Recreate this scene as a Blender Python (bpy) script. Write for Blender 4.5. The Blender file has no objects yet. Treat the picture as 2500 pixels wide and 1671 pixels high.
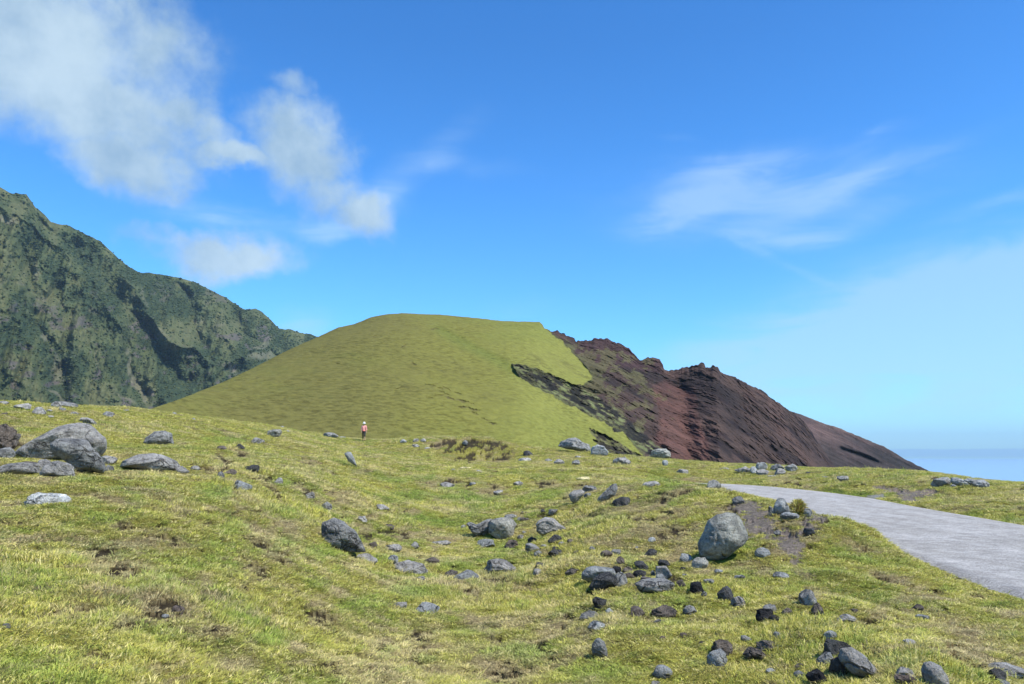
import bpy, bmesh, math, random
import numpy as np
from mathutils import Vector, Euler

# ------------------------------------------------------------------ camera, sky, sun
SC = bpy.context.scene
COL = SC.collection
F = 1950.0            # focal length in pixels of a 2500 px wide picture
HY = 1115.0           # row of the sea horizon
CX0, CY0 = 1250.0, 835.5
PITCH = math.atan((HY - CY0) / F)
EYE = 1.65
cam = bpy.data.cameras.new('camera'); camo = bpy.data.objects.new('camera', cam); COL.objects.link(camo)
cam.sensor_width = 36; cam.lens = 36 * F / 2500
camo.location = (0, 0, EYE); camo.rotation_euler = (math.pi / 2 + PITCH, 0, 0)
cam.clip_start = 0.1; cam.clip_end = 90000
SC.camera = camo
SUN_EL, SUN_AZ = math.radians(54), math.radians(122)   # azimuth from +y (view direction) towards +x (right)
SUN_STR, SKY_STR, EXPO = 4.2, 0.10, 0.42
SC.view_settings.view_transform = 'Standard'; SC.view_settings.look = 'None'
SC.view_settings.exposure = EXPO; SC.view_settings.gamma = 1; SC.view_settings.use_curve_mapping = False
SC.cycles.max_bounces = 5; SC.cycles.diffuse_bounces = 2; SC.cycles.glossy_bounces = 2
SC.cycles.transmission_bounces = 2; SC.cycles.transparent_max_bounces = 4; SC.cycles.volume_bounces = 0
SC.cycles.use_adaptive_sampling = True

def pix(px, py):
    """pixel of the photograph -> azimuth and slope of its sight line"""
    cx = (np.asarray(px, float) - CX0) / F; cy = -(np.asarray(py, float) - CY0) / F
    y = math.cos(PITCH) - math.sin(PITCH) * cy
    z = math.sin(PITCH) + math.cos(PITCH) * cy
    return np.arctan2(cx, y), z / np.hypot(cx, y)

def unpix(x, y, z):
    z = z - EYE
    fw = np.cos(PITCH) * y + np.sin(PITCH) * z
    up = -np.sin(PITCH) * y + np.cos(PITCH) * z
    fw = np.where(fw > 0.01, fw, 0.01)
    return CX0 + F * x / fw, CY0 - F * up / fw

def S(r, g, b):
    f = lambda c: (c / 255 / 12.92) if c / 255 <= 0.04045 else ((c / 255 + 0.055) / 1.055) ** 2.4
    return np.array([f(r), f(g), f(b)])

def ND(nt, t, **kw):
    n = nt.nodes.new(t)
    for k, v in kw.items(): setattr(n, k, v)
    return n

def LK(nt, a, b): nt.links.new(a, b)

def mth(nt, op, a, b=None, c=None, clamp=False):
    n = ND(nt, 'ShaderNodeMath', operation=op, use_clamp=clamp)
    for i, v in enumerate((a, b, c)):
        if v is None: continue
        if isinstance(v, (int, float)): n.inputs[i].default_value = v
        else: LK(nt, v, n.inputs[i])
    return n.outputs[0]

def mapr(nt, v, a, b, c=0.0, d=1.0, smooth=True):
    n = ND(nt, 'ShaderNodeMapRange', interpolation_type='SMOOTHSTEP' if smooth else 'LINEAR')
    LK(nt, v, n.inputs[0])
    for i, q in enumerate((a, b, c, d)): n.inputs[i + 1].default_value = q
    return n.outputs[0]

def mixc(nt, f, a, b, mode='MIX'):
    n = ND(nt, 'ShaderNodeMix', data_type='RGBA', blend_type=mode)
    for s, v in ((n.inputs[0], f), (n.inputs[6], a), (n.inputs[7], b)):
        if isinstance(v, (int, float)): s.default_value = v
        elif isinstance(v, (tuple, list, np.ndarray)): s.default_value = (*[float(q) for q in v[:3]], 1)
        else: LK(nt, v, s)
    return n.outputs[2]

def noise(nt, vec, scale, detail=4, rough=0.55, dist=0.0, dim='3D'):
    n = ND(nt, 'ShaderNodeTexNoise', noise_dimensions=dim)
    n.inputs['Scale'].default_value = scale; n.inputs['Detail'].default_value = detail
    n.inputs['Roughness'].default_value = rough; n.inputs['Distortion'].default_value = dist
    if vec is not None: LK(nt, vec, n.inputs['Vector'])
    return n.outputs['Fac']

def mapping(nt, vec, loc=(0, 0, 0), rot=(0, 0, 0), sc=(1, 1, 1), typ='POINT'):
    n = ND(nt, 'ShaderNodeMapping', vector_type=typ)
    n.inputs['Location'].default_value = loc; n.inputs['Rotation'].default_value = rot; n.inputs['Scale'].default_value = sc
    LK(nt, vec, n.inputs['Vector']); return n.outputs[0]

def build_world():
    w = bpy.data.worlds.new('World'); SC.world = w; w.use_nodes = True
    nt = w.node_tree; nt.nodes.clear()
    out = ND(nt, 'ShaderNodeOutputWorld'); bg = ND(nt, 'ShaderNodeBackground')
    bg.inputs[1].default_value = SKY_STR; LK(nt, bg.outputs[0], out.inputs[0])
    sky = ND(nt, 'ShaderNodeTexSky', sky_type='NISHITA', sun_disc=False)
    sky.sun_elevation = SUN_EL; sky.sun_rotation = SUN_AZ
    sky.altitude = 60; sky.air_density = 1.0; sky.dust_density = 0.6; sky.ozone_density = 3.0
    tc = ND(nt, 'ShaderNodeTexCoord'); sp = ND(nt, 'ShaderNodeSeparateXYZ'); LK(nt, tc.outputs['Generated'], sp.inputs[0])
    az = mth(nt, 'ARCTAN2', sp.outputs[0], sp.outputs[1]); el = mth(nt, 'ARCSINE', sp.outputs[2])
    cb = ND(nt, 'ShaderNodeCombineXYZ'); LK(nt, az, cb.inputs[0]); LK(nt, el, cb.inputs[1]); v0 = cb.outputs[0]
    def warp(scale, amt, det=4):
        n = ND(nt, 'ShaderNodeTexNoise'); n.inputs['Scale'].default_value = scale; n.inputs['Detail'].default_value = det
        n.inputs['Roughness'].default_value = 0.6
        LK(nt, v0, n.inputs['Vector'])
        a = ND(nt, 'ShaderNodeVectorMath', operation='SUBTRACT'); LK(nt, n.outputs['Color'], a.inputs[0]); a.inputs[1].default_value = (.5, .5, .5)
        b = ND(nt, 'ShaderNodeVectorMath', operation='SCALE'); LK(nt, a.outputs[0], b.inputs[0]); b.inputs['Scale'].default_value = amt
        c = ND(nt, 'ShaderNodeVectorMath', operation='ADD'); LK(nt, v0, c.inputs[0]); LK(nt, b.outputs[0], c.inputs[1])
        d = ND(nt, 'ShaderNodeVectorMath', operation='MULTIPLY'); LK(nt, c.outputs[0], d.inputs[0]); d.inputs[1].default_value = (1, 1, 0)
        return d.outputs[0]
    def field(blobs, vec, op='ADD'):
        acc = None
        for (px, py, rx, ry, ang, wt) in blobs:
            a, s = pix(px, py); e = math.atan(float(s))
            m = mapping(nt, vec, (float(a), e, 0), (0, 0, math.radians(-ang)), (rx / F, ry / F, 1), 'TEXTURE')
            l = ND(nt, 'ShaderNodeVectorMath', operation='LENGTH'); LK(nt, m, l.inputs[0])
            g = mapr(nt, l.outputs['Value'], 0.0, 1.7, wt, 0.0)
            acc = g if acc is None else mth(nt, op, acc, g)
        return acc
    vw = warp(9.0, 0.10, 6); vc = warp(5.0, 0.07, 5)
    cum = [(60, 60, 330, 160, 0, 1), (230, 220, 260, 120, 15, 1), (340, 80, 100, 110, 0, .75), (310, 380, 130, 80, 10, 1), (430, 270, 100, 55, 20, .8),
           (720, 350, 140, 95, 10, 1), (590, 395, 120, 40, 0, .95), (520, 330, 80, 50, 20, .7), (500, 590, 180, 30, 0, .55), (720, 205, 70, 34, 15, .42), (790, 440, 95, 75, 0, .7),
           (880, 510, 90, 60, 20, 1), (570, 615, 150, 60, -5, 1), (400, 560, 40, 25, 0, .35), (620, 290, 60, 25, -30, .35)]
    cir = [(560, 545, 230, 36, 4, .6), (800, 580, 75, 28, -12, .9), (520, 520, 60, 25, 0, .5), (1020, 400, 190, 40, -32, .55), (930, 490, 70, 60, -50, .5),
           (1150, 400, 160, 25, 5, .3), (1650, 520, 130, 40, -12, .75), (1880, 430, 260, 70, -4, .6), (2020, 500, 300, 50, -6, .4), (1780, 400, 130, 30, -5, .5), (2160, 425, 230, 24, -15, .35),
           (1860, 575, 130, 28, 4, .7), (2080, 555, 180, 24, -12, .35), (2430, 500, 110, 22, -10, .6), (1900, 640, 110, 10, 25, .3),
           (2420, 780, 520, 130, -7, 1.7), (2000, 830, 400, 80, -8, .8), (2330, 730, 330, 45, -10, 1.0), (2150, 860, 380, 30, -6, .7), (2420, 660, 200, 40, -10, .6), (1800, 490, 380, 130, 0, .4), (2250, 650, 300, 80, 0, .3), (750, 790, 80, 40, 0, .8), (1280, 760, 130, 30, 0, .3),
           (1640, 330, 60, 12, 8, .25), (2100, 340, 120, 14, -8, .35), (2200, 950, 500, 60, 0, .5)]
    fc = field(cum, vw, 'MAXIMUM'); fi = field(cir, vc)
    n1 = noise(nt, v0, 11, 8, 0.6); n2 = noise(nt, mapping(nt, v0, rot=(0, 0, -.2), sc=(6, 26, 1)), 1.0, 7, 0.62, 0.8)
    fc2 = mth(nt, 'ADD', fc, mth(nt, 'MULTIPLY', mth(nt, 'SUBTRACT', n1, .5), 1.5))
    dens = mapr(nt, fc2, 0.0, 0.85, 0, 0.92)
    fcm = mapr(nt, fc, 0.0, 0.25); dens = mth(nt, 'MULTIPLY', dens, fcm)
    fi2 = mth(nt, 'MULTIPLY', fi, mapr(nt, n2, 0.2, 0.8, 0.3, 1.2)); cirr = mapr(nt, fi2, 0.0, 1.15, 0, .52)
    # colours: sky pushed towards the saturated blue of the place, white water clouds above it
    hs = ND(nt, 'ShaderNodeHueSaturation'); hs.inputs['Saturation'].default_value = 1.25; hs.inputs['Hue'].default_value = 0.495
    LK(nt, sky.outputs[0], hs.inputs['Color'])
    # tint of the clear maritime air
    tint = mixc(nt, mapr(nt, el, 0.0, 0.50, 0, 1, False), (.92, 1.60, 2.2), (.78, 1.24, 1.70))
    skyc = mixc(nt, 1.0, hs.outputs[0], tint, 'MULTIPLY')
    n3 = noise(nt, v0, 8, 8, .6)
    cl = mixc(nt, mapr(nt, n3, .3, .7), S(156, 188, 216) * 7.4, S(196, 218, 232) * 8.4)
    c1 = mixc(nt, cirr, skyc, S(190, 222, 255) * 8.2)
    c2 = mixc(nt, dens, c1, cl)
    # thin distant cloud bank lying on the horizon
    nb = noise(nt, mapping(nt, v0, sc=(14, 60, 1)), 1.0, 4)
    top = mth(nt, 'ADD', el, mth(nt, 'MULTIPLY', mth(nt, 'SUBTRACT', nb, .5), 0.006))
    band = mth(nt, 'MULTIPLY', mapr(nt, top, 0.0070, 0.0092, 1, 0), mapr(nt, el, -0.002, 0.001))
    c3 = mixc(nt, mth(nt, 'MULTIPLY', band, .65), c2, S(138, 188, 250) * 7.2)
    LK(nt, c3, bg.inputs[0])
    w.cycles.sampling_method = 'MANUAL'; w.cycles.sample_map_resolution = 512
build_world()

sun = bpy.data.lights.new('sun', 'SUN'); suno = bpy.data.objects.new('sun', sun); COL.objects.link(suno)
sun.energy = SUN_STR; sun.angle = math.radians(0.53); sun.color = (1.0, 0.965, 0.9)
SD = Vector((math.sin(SUN_AZ) * math.cos(SUN_EL), math.cos(SUN_AZ) * math.cos(SUN_EL), math.sin(SUN_EL)))
suno.rotation_euler = SD.to_track_quat('Z', 'Y').to_euler(); suno.location = (40, 20, 60)

# ------------------------------------------------------------------ numeric helpers
def sst(a, b, x):
    t = np.clip((x - a) / (b - a), 0, 1); return t * t * (3 - 2 * t)

def _h(ix, iy, iz, seed):
    h = (ix.astype(np.int64) * 374761393 + iy.astype(np.int64) * 668265263 + iz.astype(np.int64) * 2147483647 + seed * 1274126177) & 0xFFFFFFFF
    h = ((h ^ (h >> 13)) * 1274126177) & 0xFFFFFFFF
    h = (h ^ (h >> 16)) & 0xFFFFFFFF
    h = (h * 2246822519) & 0xFFFFFFFF
    return ((h ^ (h >> 15)) & 0xFFFFFF) / float(0xFFFFFF)

def vnoise(x, y, z=None, seed=0):
    """smooth value noise, -1..1"""
    x = np.asarray(x, float); y = np.asarray(y, float)
    two = z is None
    z = np.zeros_like(x) if two else np.asarray(z, float)
    ix, iy, iz = np.floor(x), np.floor(y), np.floor(z)
    fx, fy, fz = x - ix, y - iy, z - iz
    u, v, w = (f * f * f * (f * (f * 6 - 15) + 10) for f in (fx, fy, fz))
    r = 0
    for dx in (0, 1):
        for dy in (0, 1):
            for dz in ((0,) if two else (0, 1)):
                k = (u if dx else 1 - u) * (v if dy else 1 - v) * (1 if two else (w if dz else 1 - w))
                r = r + k * _h(ix + dx, iy + dy, iz + dz, seed)
    return r * 2 - 1

def fbm(x, y, z=None, o=4, seed=0, g=0.5, ridged=False):
    s = 0; a = 1; n = 0
    for i in range(o):
        v = vnoise(x, y, z, seed + i * 17)
        s = s + a * ((1 - 2 * np.abs(v)) if ridged else v); n += a
        c, sn = 1.6, 1.2
        x, y = x * c - y * sn + 3.1, x * sn + y * c - 1.7
        if z is not None: z = z * 2.03 + 5.2
        a *= g
    return s / n

def grid_mesh(name, P, col=None, mat=None, close=False, extra=None, smooth=True):
    """P (m,n,3) vertex grid -> one mesh object"""
    m, n = P.shape[:2]
    me = bpy.data.meshes.new(name)
    me.vertices.add(m * n); me.vertices.foreach_set('co', P.reshape(-1).astype(np.float32))
    i = np.arange(m - 1)[:, None]; nn = n if close else n - 1; j = np.arange(nn)[None, :]; j2 = (j + 1) % n
    q = np.stack([i * n + j, i * n + j2, (i + 1) * n + j2, (i + 1) * n + j], -1).reshape(-1)
    nf = q.size // 4
    me.loops.add(q.size); me.loops.foreach_set('vertex_index', q.astype(np.int32))
    me.polygons.add(nf); me.polygons.foreach_set('loop_start', np.arange(nf, dtype=np.int32) * 4)
    me.polygons.foreach_set('loop_total', np.full(nf, 4, np.int32))
    me.update(calc_edges=True)
    if smooth: me.polygons.foreach_set('use_smooth', np.ones(nf, bool))
    if col is not None:
        at = me.color_attributes.new('Col', 'FLOAT_COLOR', 'POINT')
        c = np.ones((m * n, 4), np.float32); c[:, :3] = col.reshape(-1, 3); at.data.foreach_set('color', c.reshape(-1))
    for k, v in (extra or {}).items():
        at = me.attributes.new(k, 'FLOAT', 'POINT'); at.data.foreach_set('value', v.reshape(-1).astype(np.float32))
    o = bpy.data.objects.new(name, me); COL.objects.link(o)
    if mat: me.materials.append(mat)
    return o

def tri_mesh(name, V, Fc, mats=(), parent=None, smooth=True, link=True):
    me = bpy.data.meshes.new(name); me.from_pydata([tuple(v) for v in V], [], [tuple(f) for f in Fc]); me.update()
    if smooth: me.polygons.foreach_set('use_smooth', np.ones(len(me.polygons), bool))
    for m in mats: me.materials.append(m)
    o = bpy.data.objects.new(name, me)
    if link: COL.objects.link(o)
    if parent: o.parent = parent
    return o

def tag(o, label=None, cat=None, group=None, kind=None):
    if label: o['label'] = label
    if cat: o['category'] = cat
    if group: o['group'] = group
    if kind: o['kind'] = kind
    return o

def inpoly(px, py, poly, soft=0):
    """signed distance-like mask: 1 inside polygon, fading over soft pixels outside/inside"""
    poly = np.array(poly, float); ins = np.zeros(px.shape, bool); dist = np.full(px.shape, 1e9)
    n = len(poly)
    for i in range(n):
        x1, y1 = poly[i]; x2, y2 = poly[(i + 1) % n]
        c = ((y1 > py) != (y2 > py)) & (px < (x2 - x1) * (py - y1) / (y2 - y1 + 1e-9) + x1)
        ins ^= c
        dx, dy = x2 - x1, y2 - y1; t = np.clip(((px - x1) * dx + (py - y1) * dy) / (dx * dx + dy * dy + 1e-9), 0, 1)
        dist = np.minimum(dist, np.hypot(px - x1 - t * dx, py - y1 - t * dy))
    sd = np.where(ins, dist, -dist)
    return sd if soft == 0 else sst(-soft, soft, sd)

def lerpc(a, b, t): return a + (b - a) * t[..., None]

# ------------------------------------------------------------------ materials
def new_mat(name, rough=0.9):
    m = bpy.data.materials.new(name); m.use_nodes = True; nt = m.node_tree
    b = nt.nodes['Principled BSDF']; b.inputs['Roughness'].default_value = rough
    b.inputs['Specular IOR Level'].default_value = 0.25
    return m, nt, b

def bump(nt, b, h, strength=0.5, dist=0.1):
    n = ND(nt, 'ShaderNodeBump'); n.inputs['Strength'].default_value = strength; n.inputs['Distance'].default_value = dist
    LK(nt, h, n.inputs['Height']); LK(nt, n.outputs[0], b.inputs['Normal'])

def attr(nt, name, typ='GEOMETRY'):
    n = ND(nt, 'ShaderNodeAttribute', attribute_type=typ, attribute_name=name); return n

def objco(nt):
    return ND(nt, 'ShaderNodeTexCoord').outputs['Object']

def mat_ground():
    m, nt, b = new_mat('turf', 1.0); b.inputs['Specular IOR Level'].default_value = 0.1
    co = objco(nt); a = attr(nt, 'Col').outputs['Color']
    n1 = noise(nt, co, 14, 6, .7); n2 = noise(nt, co, 60, 4, .7); n3 = noise(nt, co, 1.6, 5, .6)
    c = mixc(nt, 1.0, a, mixc(nt, mapr(nt, n1, .3, .7), (.5, .5, .48), (1.45, 1.4, 1.3)), 'MULTIPLY')
    c = mixc(nt, 1.0, c, mixc(nt, mapr(nt, n2, .3, .7), (.7, .7, .7), (1.25, 1.25, 1.2)), 'MULTIPLY')
    c = mixc(nt, mapr(nt, n3, .45, .75, 0, .35), c, (.20, .15, .08))
    LK(nt, c, b.inputs['Base Color'])
    bump(nt, b, mth(nt, 'ADD', n1, mth(nt, 'MULTIPLY', n2, .5)), .9, .06); return m

def mat_grass():
    m, nt, b = new_mat('grass_blades', .75)
    a = attr(nt, 'tcol', 'INSTANCER').outputs['Color']; LK(nt, a, b.inputs['Base Color'])
    ge = ND(nt, 'ShaderNodeNewGeometry'); va = ND(nt, 'ShaderNodeVectorMath', operation='MULTIPLY_ADD'); LK(nt, ge.outputs['Normal'], va.inputs[0]); va.inputs[1].default_value = (.7, .7, .7); va.inputs[2].default_value = (0, 0, .55)
    vn = ND(nt, 'ShaderNodeVectorMath', operation='NORMALIZE'); LK(nt, va.outputs[0], vn.inputs[0]); LK(nt, vn.outputs[0], b.inputs['Normal'])
    tr = ND(nt, 'ShaderNodeBsdfTranslucent'); LK(nt, mixc(nt, 1.0, a, (1.1, 1.15, .7), 'MULTIPLY'), tr.inputs[0])
    mx = ND(nt, 'ShaderNodeMixShader'); mx.inputs[0].default_value = .3
    LK(nt, b.outputs[0], mx.inputs[1]); LK(nt, tr.outputs[0], mx.inputs[2]); LK(nt, mx.outputs[0], nt.nodes['Material Output'].inputs[0])
    return m

def mat_hill():
    m, nt, b = new_mat('hill_surface', 1.0); b.inputs['Specular IOR Level'].default_value = 0.08
    co = objco(nt); a = attr(nt, 'Col').outputs['Color']; g = attr(nt, 'grass').outputs['Fac']
    lines = noise(nt, mapping(nt, co, sc=(.5, .35, 2.1)), 1.0, 4, .62, .3)      # sheep-track terraces
    fine = noise(nt, co, .55, 6, .7); fine2 = noise(nt, co, 2.2, 4, .7)
    sx = ND(nt, 'ShaderNodeSeparateXYZ'); LK(nt, co, sx.inputs[0]); cx = ND(nt, 'ShaderNodeCombineXYZ'); LK(nt, mth(nt, 'MULTIPLY', sx.outputs[0], .085), cx.inputs[0]); LK(nt, mth(nt, 'MULTIPLY', sx.outputs[1], .06), cx.inputs[1])
    LK(nt, mth(nt, 'MULTIPLY', mth(nt, 'ADD', sx.outputs[2], mth(nt, 'MULTIPLY', sx.outputs[0], .5)), .5), cx.inputs[2])
    strat = noise(nt, cx.outputs[0], 1.0, 7, .7, .6)
    gl = mixc(nt, mapr(nt, lines, .36, .56), (.70, .68, .65), (1.08, 1.08, 1.05))
    gf = mixc(nt, mapr(nt, fine, .3, .7), (.86, .87, .86), (1.12, 1.11, 1.1))
    gl = mixc(nt, mapr(nt, noise(nt, co, .035, 4, .6), .36, .62, .2, 1.0), (1.0, 1.0, 1.0), gl)
    ca = mixc(nt, 1.0, mixc(nt, 1.0, a, gl, 'MULTIPLY'), gf, 'MULTIPLY')
    rl = mixc(nt, mapr(nt, strat, .35, .65), (.72, .71, .71), (1.24, 1.22, 1.2))
    rf = mixc(nt, mapr(nt, fine2, .3, .7), (.7, .7, .7), (1.25, 1.25, 1.25))
    cr = mixc(nt, 1.0, mixc(nt, 1.0, a, rl, 'MULTIPLY'), rf, 'MULTIPLY')
    c = mixc(nt, g, cr, ca); LK(nt, c, b.inputs['Base Color'])
    pat = mapr(nt, noise(nt, co, .035, 4, .6), .36, .62, .25, 1.0)
    hg = mth(nt, 'ADD', mth(nt, 'MULTIPLY', lines, pat), mth(nt, 'MULTIPLY', fine, .35)); hr = mth(nt, 'ADD', strat, mth(nt, 'MULTIPLY', fine2, .4))
    mx = ND(nt, 'ShaderNodeMix', data_type='FLOAT'); LK(nt, g, mx.inputs[0]); LK(nt, hr, mx.inputs[2]); LK(nt, hg, mx.inputs[3])
    bump(nt, b, mx.outputs[0], .7, 1.0); return m

def mat_mountain():
    m, nt, b = new_mat('mountain_surface', 1.0); b.inputs['Specular IOR Level'].default_value = 0.05
    co = objco(nt); a = attr(nt, 'Col').outputs['Color']
    n1 = noise(nt, co, .06, 7, .72); n2 = noise(nt, co, .25, 4, .7)
    c = mixc(nt, 1.0, a, mixc(nt, mapr(nt, n1, .35, .65), (.8, .81, .82), (1.2, 1.2, 1.15)), 'MULTIPLY')
    LK(nt, c, b.inputs['Base Color']); bump(nt, b, mth(nt, 'ADD', n1, mth(nt, 'MULTIPLY', n2, .3)), .7, 6); return m

def mat_bush():
    m, nt, b = new_mat('bush_leaves', 1.0); b.inputs['Specular IOR Level'].default_value = 0.05
    a = attr(nt, 'tcol', 'INSTANCER').outputs['Color']; LK(nt, a, b.inputs['Base Color']); return m

def mat_road():
    m, nt, b = new_mat('worn_concrete', .9)
    co = objco(nt); n1 = noise(nt, co, 3, 8, .75); n2 = noise(nt, co, 28, 5, .75); n3 = noise(nt, mapping(nt, co, sc=(1.2, .25, 1)), 1.4, 5, .6)
    c = mixc(nt, mapr(nt, n3, .3, .7), (.35, .32, .275), (.46, .425, .375))
    c = mixc(nt, 1.0, c, mixc(nt, mapr(nt, n1, .3, .7), (.72, .72, .72), (1.2, 1.2, 1.2)), 'MULTIPLY')
    c = mixc(nt, 1.0, c, mixc(nt, mapr(nt, n2, .32, .66), (.6, .6, .6), (1.25, 1.25, 1.25)), 'MULTIPLY')
    LK(nt, c, b.inputs['Base Color']); bump(nt, b, mth(nt, 'ADD', n1, n2), .8, .03); return m

def mat_rock():
    m, nt, b = new_mat('volcanic_rock', .88)
    co = objco(nt); oi = ND(nt, 'ShaderNodeObjectInfo'); base = oi.outputs['Color']
    wv = ND(nt, 'ShaderNodeVectorMath', operation='ADD'); LK(nt, co, wv.inputs[0])
    sc = ND(nt, 'ShaderNodeVectorMath', operation='SCALE'); sc.inputs[0].default_value = (37, 19, 53); LK(nt, oi.outputs['Random'], sc.inputs['Scale']); LK(nt, sc.outputs[0], wv.inputs[1])
    v = wv.outputs[0]
    n1 = noise(nt, v, 4.5, 9, .75); n2 = noise(nt, v, 30, 6, .8); n3 = noise(nt, v, 1.3, 4, .6)
    vo = ND(nt, 'ShaderNodeTexVoronoi'); vo.inputs['Scale'].default_value = 34; LK(nt, v, vo.inputs['Vector'])
    pit = mapr(nt, vo.outputs['Distance'], .05, .38)
    c = mixc(nt, 1.0, base, mixc(nt, mapr(nt, n1, .3, .7), (.42, .42, .43), (1.5, 1.48, 1.44)), 'MULTIPLY')
    c = mixc(nt, 1.0, c, mixc(nt, mapr(nt, n2, .32, .68), (.72, .72, .72), (1.25, 1.25, 1.25)), 'MULTIPLY')
    c = mixc(nt, mapr(nt, n3, .52, .72, 0, .3), c, (.22, .235, .22))
    vc_ = ND(nt, 'ShaderNodeTexVoronoi', feature='DISTANCE_TO_EDGE'); vc_.inputs['Scale'].default_value = 2.6
    dv = ND(nt, 'ShaderNodeVectorMath', operation='MULTIPLY_ADD'); ntx = ND(nt, 'ShaderNodeTexNoise'); ntx.inputs['Scale'].default_value = 3.0; ntx.inputs['Detail'].default_value = 6; LK(nt, v, ntx.inputs['Vector'])
    LK(nt, ntx.outputs['Color'], dv.inputs[0]); dv.inputs[1].default_value = (.5, .5, .5); LK(nt, v, dv.inputs[2]); LK(nt, dv.outputs[0], vc_.inputs['Vector'])
    crack = mth(nt, 'MULTIPLY', mapr(nt, vc_.outputs['Distance'], .006, .035, 1, 0), mapr(nt, n3, .42, .58))
    c = mixc(nt, mth(nt, 'MULTIPLY', crack, .75), c, (.03, .028, .026))
    lic = mixc(nt, mapr(nt, noise(nt, v, 9, 6, .8), .62, .70, 0, oi_alpha(nt, oi)), c, (.42, .44, .40))
    LK(nt, lic, b.inputs['Base Color'])
    h = mth(nt, 'ADD', mth(nt, 'SUBTRACT', n1, mth(nt, 'MULTIPLY', crack, .6)), mth(nt, 'ADD', mth(nt, 'MULTIPLY', n2, .35), mth(nt, 'MULTIPLY', pit, .15)))
    bump(nt, b, h, 1.0, .12); return m

def oi_alpha(nt, oi): return .55

def plain(name, rgb, rough=.8, ns=30, amt=.25):
    m, nt, b = new_mat(name, rough); n = noise(nt, objco(nt), ns, 4, .6)
    c = mixc(nt, 1.0, tuple(rgb), mixc(nt, n, (1 - amt,) * 3, (1 + amt,) * 3), 'MULTIPLY'); LK(nt, c, b.inputs['Base Color']); return m

M_ground, M_grass, M_hill, M_mtn, M_bush, M_road, M_rock = mat_ground(), mat_grass(), mat_hill(), mat_mountain(), mat_bush(), mat_road(), mat_rock()

# ------------------------------------------------------------------ terrain height
FLAT = None
cols = [   # column of the picture: (row, distance) pairs, nearest first; None row = level ground; last is the crest
    (-500, [(1671, 3.9), (1400, 6.6), (1200, 12), (1050, 23), (960, 42)]),
    (0, [(1671, 4.3), (1500, 5.9), (1350, 8.2), (1230, 12), (1160, 18), (1100, 24), (1040, 33), (983, 47)]),
    (300, [(1671, 4.5), (1500, 6.1), (1350, 8.4), (1230, 12.2), (1160, 18.5), (1100, 26), (1040, 38), (998, 56)]),
    (480, [(1500, 6.5), (1350, 9.0), (1230, 13.4), (1160, 20), (1100, 29), (1045, 46), (1024, 66)]),
    (640, [(1671, 5.1), (1500, 7.2), (1350, 10.2), (1250, 14.6), (1160, 22), (1100, 34), (1090, 44), (1038, 76)]),
    (888, [(1671, 5.9), (1500, 8.7), (1400, 11.6), (1300, 16.6), (1220, 23.5), (1150, 37), (1108, 55), (1096, 70), (1077, 92)]),
    (1030, [(1671, 6.3), (1500, 9.6), (1400, 13.4), (1300, 20.0), (1200, 31), (1130, 52), (1068, 76)]),
    (1180, [(1671, 6.3), (1500, 9.8), (1400, 13.6), (1300, 20.5), (1220, 30), (1150, 46), (1128, 62), (1122, 68), (1073, 74)]),
    (1330, [(1671, 6.1), (1500, 9.3), (1400, 12.8), (1300, 19.2), (1200, 30), (1140, 52), (1096, 73)]),
    (1450, [(1671, 5.9), (1500, 8.9), (1400, 12), (1300, 17.4), (1240, 21.5), (1190, 28), (1150, 43), (1106, 72)]),
    (1600, [(1500, 8.6), (1380, 12.3), (1300, 15.6), (1230, 19.6), (1178, 25.5), (1166, 42), (1120, 76)]),
    (1730, [(1671, 5.8), (1500, 8.4), (1380, 12.0), (1300, 14.9), (1240, 17.8), (1190, 22.5), (None, 41), (None, 50), (1132, 78)]),
    (1870, [(1671, 5.8), (1500, 8.4), (1380, 11.8), (1300, 14.7), (1240, 17.4), (1217, 18.8), (None, 30), (None, 45), (1136, 72)]),
    (2020, [(1500, 8.3), (1380, 11.7), (1300, 14.4), (1262, 15.9), (None, 22), (None, 35), (1144, 62)]),
    (2300, [(1671, 5.7), (None, 9), (None, 15), (None, 24), (1186, 38), (1157, 52)]),
    (2500, [(None, 5.5), (None, 10), (None, 19), (1225, 30), (1179, 44)]),
    (2950, [(None, 5), (None, 10), (None, 18), (1225, 28), (1190, 42)]),
]
CP = []
crest_a, crest_r, crest_z = [], [], []
for px, rows in cols:
    rows = [(py, r * (.9 if (px <= 640 and py is not None and py >= 1160) else 1.05 if (px in (1030, 1180, 1330) and py is not None and 1200 <= py <= 1500) else .94 if (1450 <= px <= 2020 and py is not None and 1170 < py <= 1300) else 1)) for py, r in rows]
    for k, (py, r) in enumerate(rows):
        if py is None: a, s = pix(px, HY + F * EYE / r); z = 0.0
        else: a, s = pix(px, py); z = EYE + float(s) * r
        CP.append((float(a), math.log(r), z))
    ac, rc, zc = float(a), r, z
    crest_a.append(ac); crest_r.append(rc); crest_z.append(zc)
    CP += [(ac, math.log(rc * 1.25), zc - .9), (ac, math.log(rc * 1.9), zc - 5.0), (ac, math.log(2.6), 0.0 if px > 1300 else (.18 if px < 700 else .02)), (ac, math.log(1.0), 0.0)]
CP = np.array(CP); KA = 2.2
def _u(r2): return np.where(r2 > 1e-12, .5 * r2 * np.log(np.maximum(r2, 1e-12)), 0)
_X = CP[:, 0] * KA; _Y = CP[:, 1]; _n = len(CP)
_A = np.zeros((_n + 3, _n + 3)); _A[:_n, :_n] = _u((_X[:, None] - _X) ** 2 + (_Y[:, None] - _Y) ** 2) + np.eye(_n) * 1e-4
_A[:_n, _n] = 1; _A[:_n, _n + 1] = _X; _A[:_n, _n + 2] = _Y; _A[_n:, :_n] = _A[:_n, _n:].T
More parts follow.
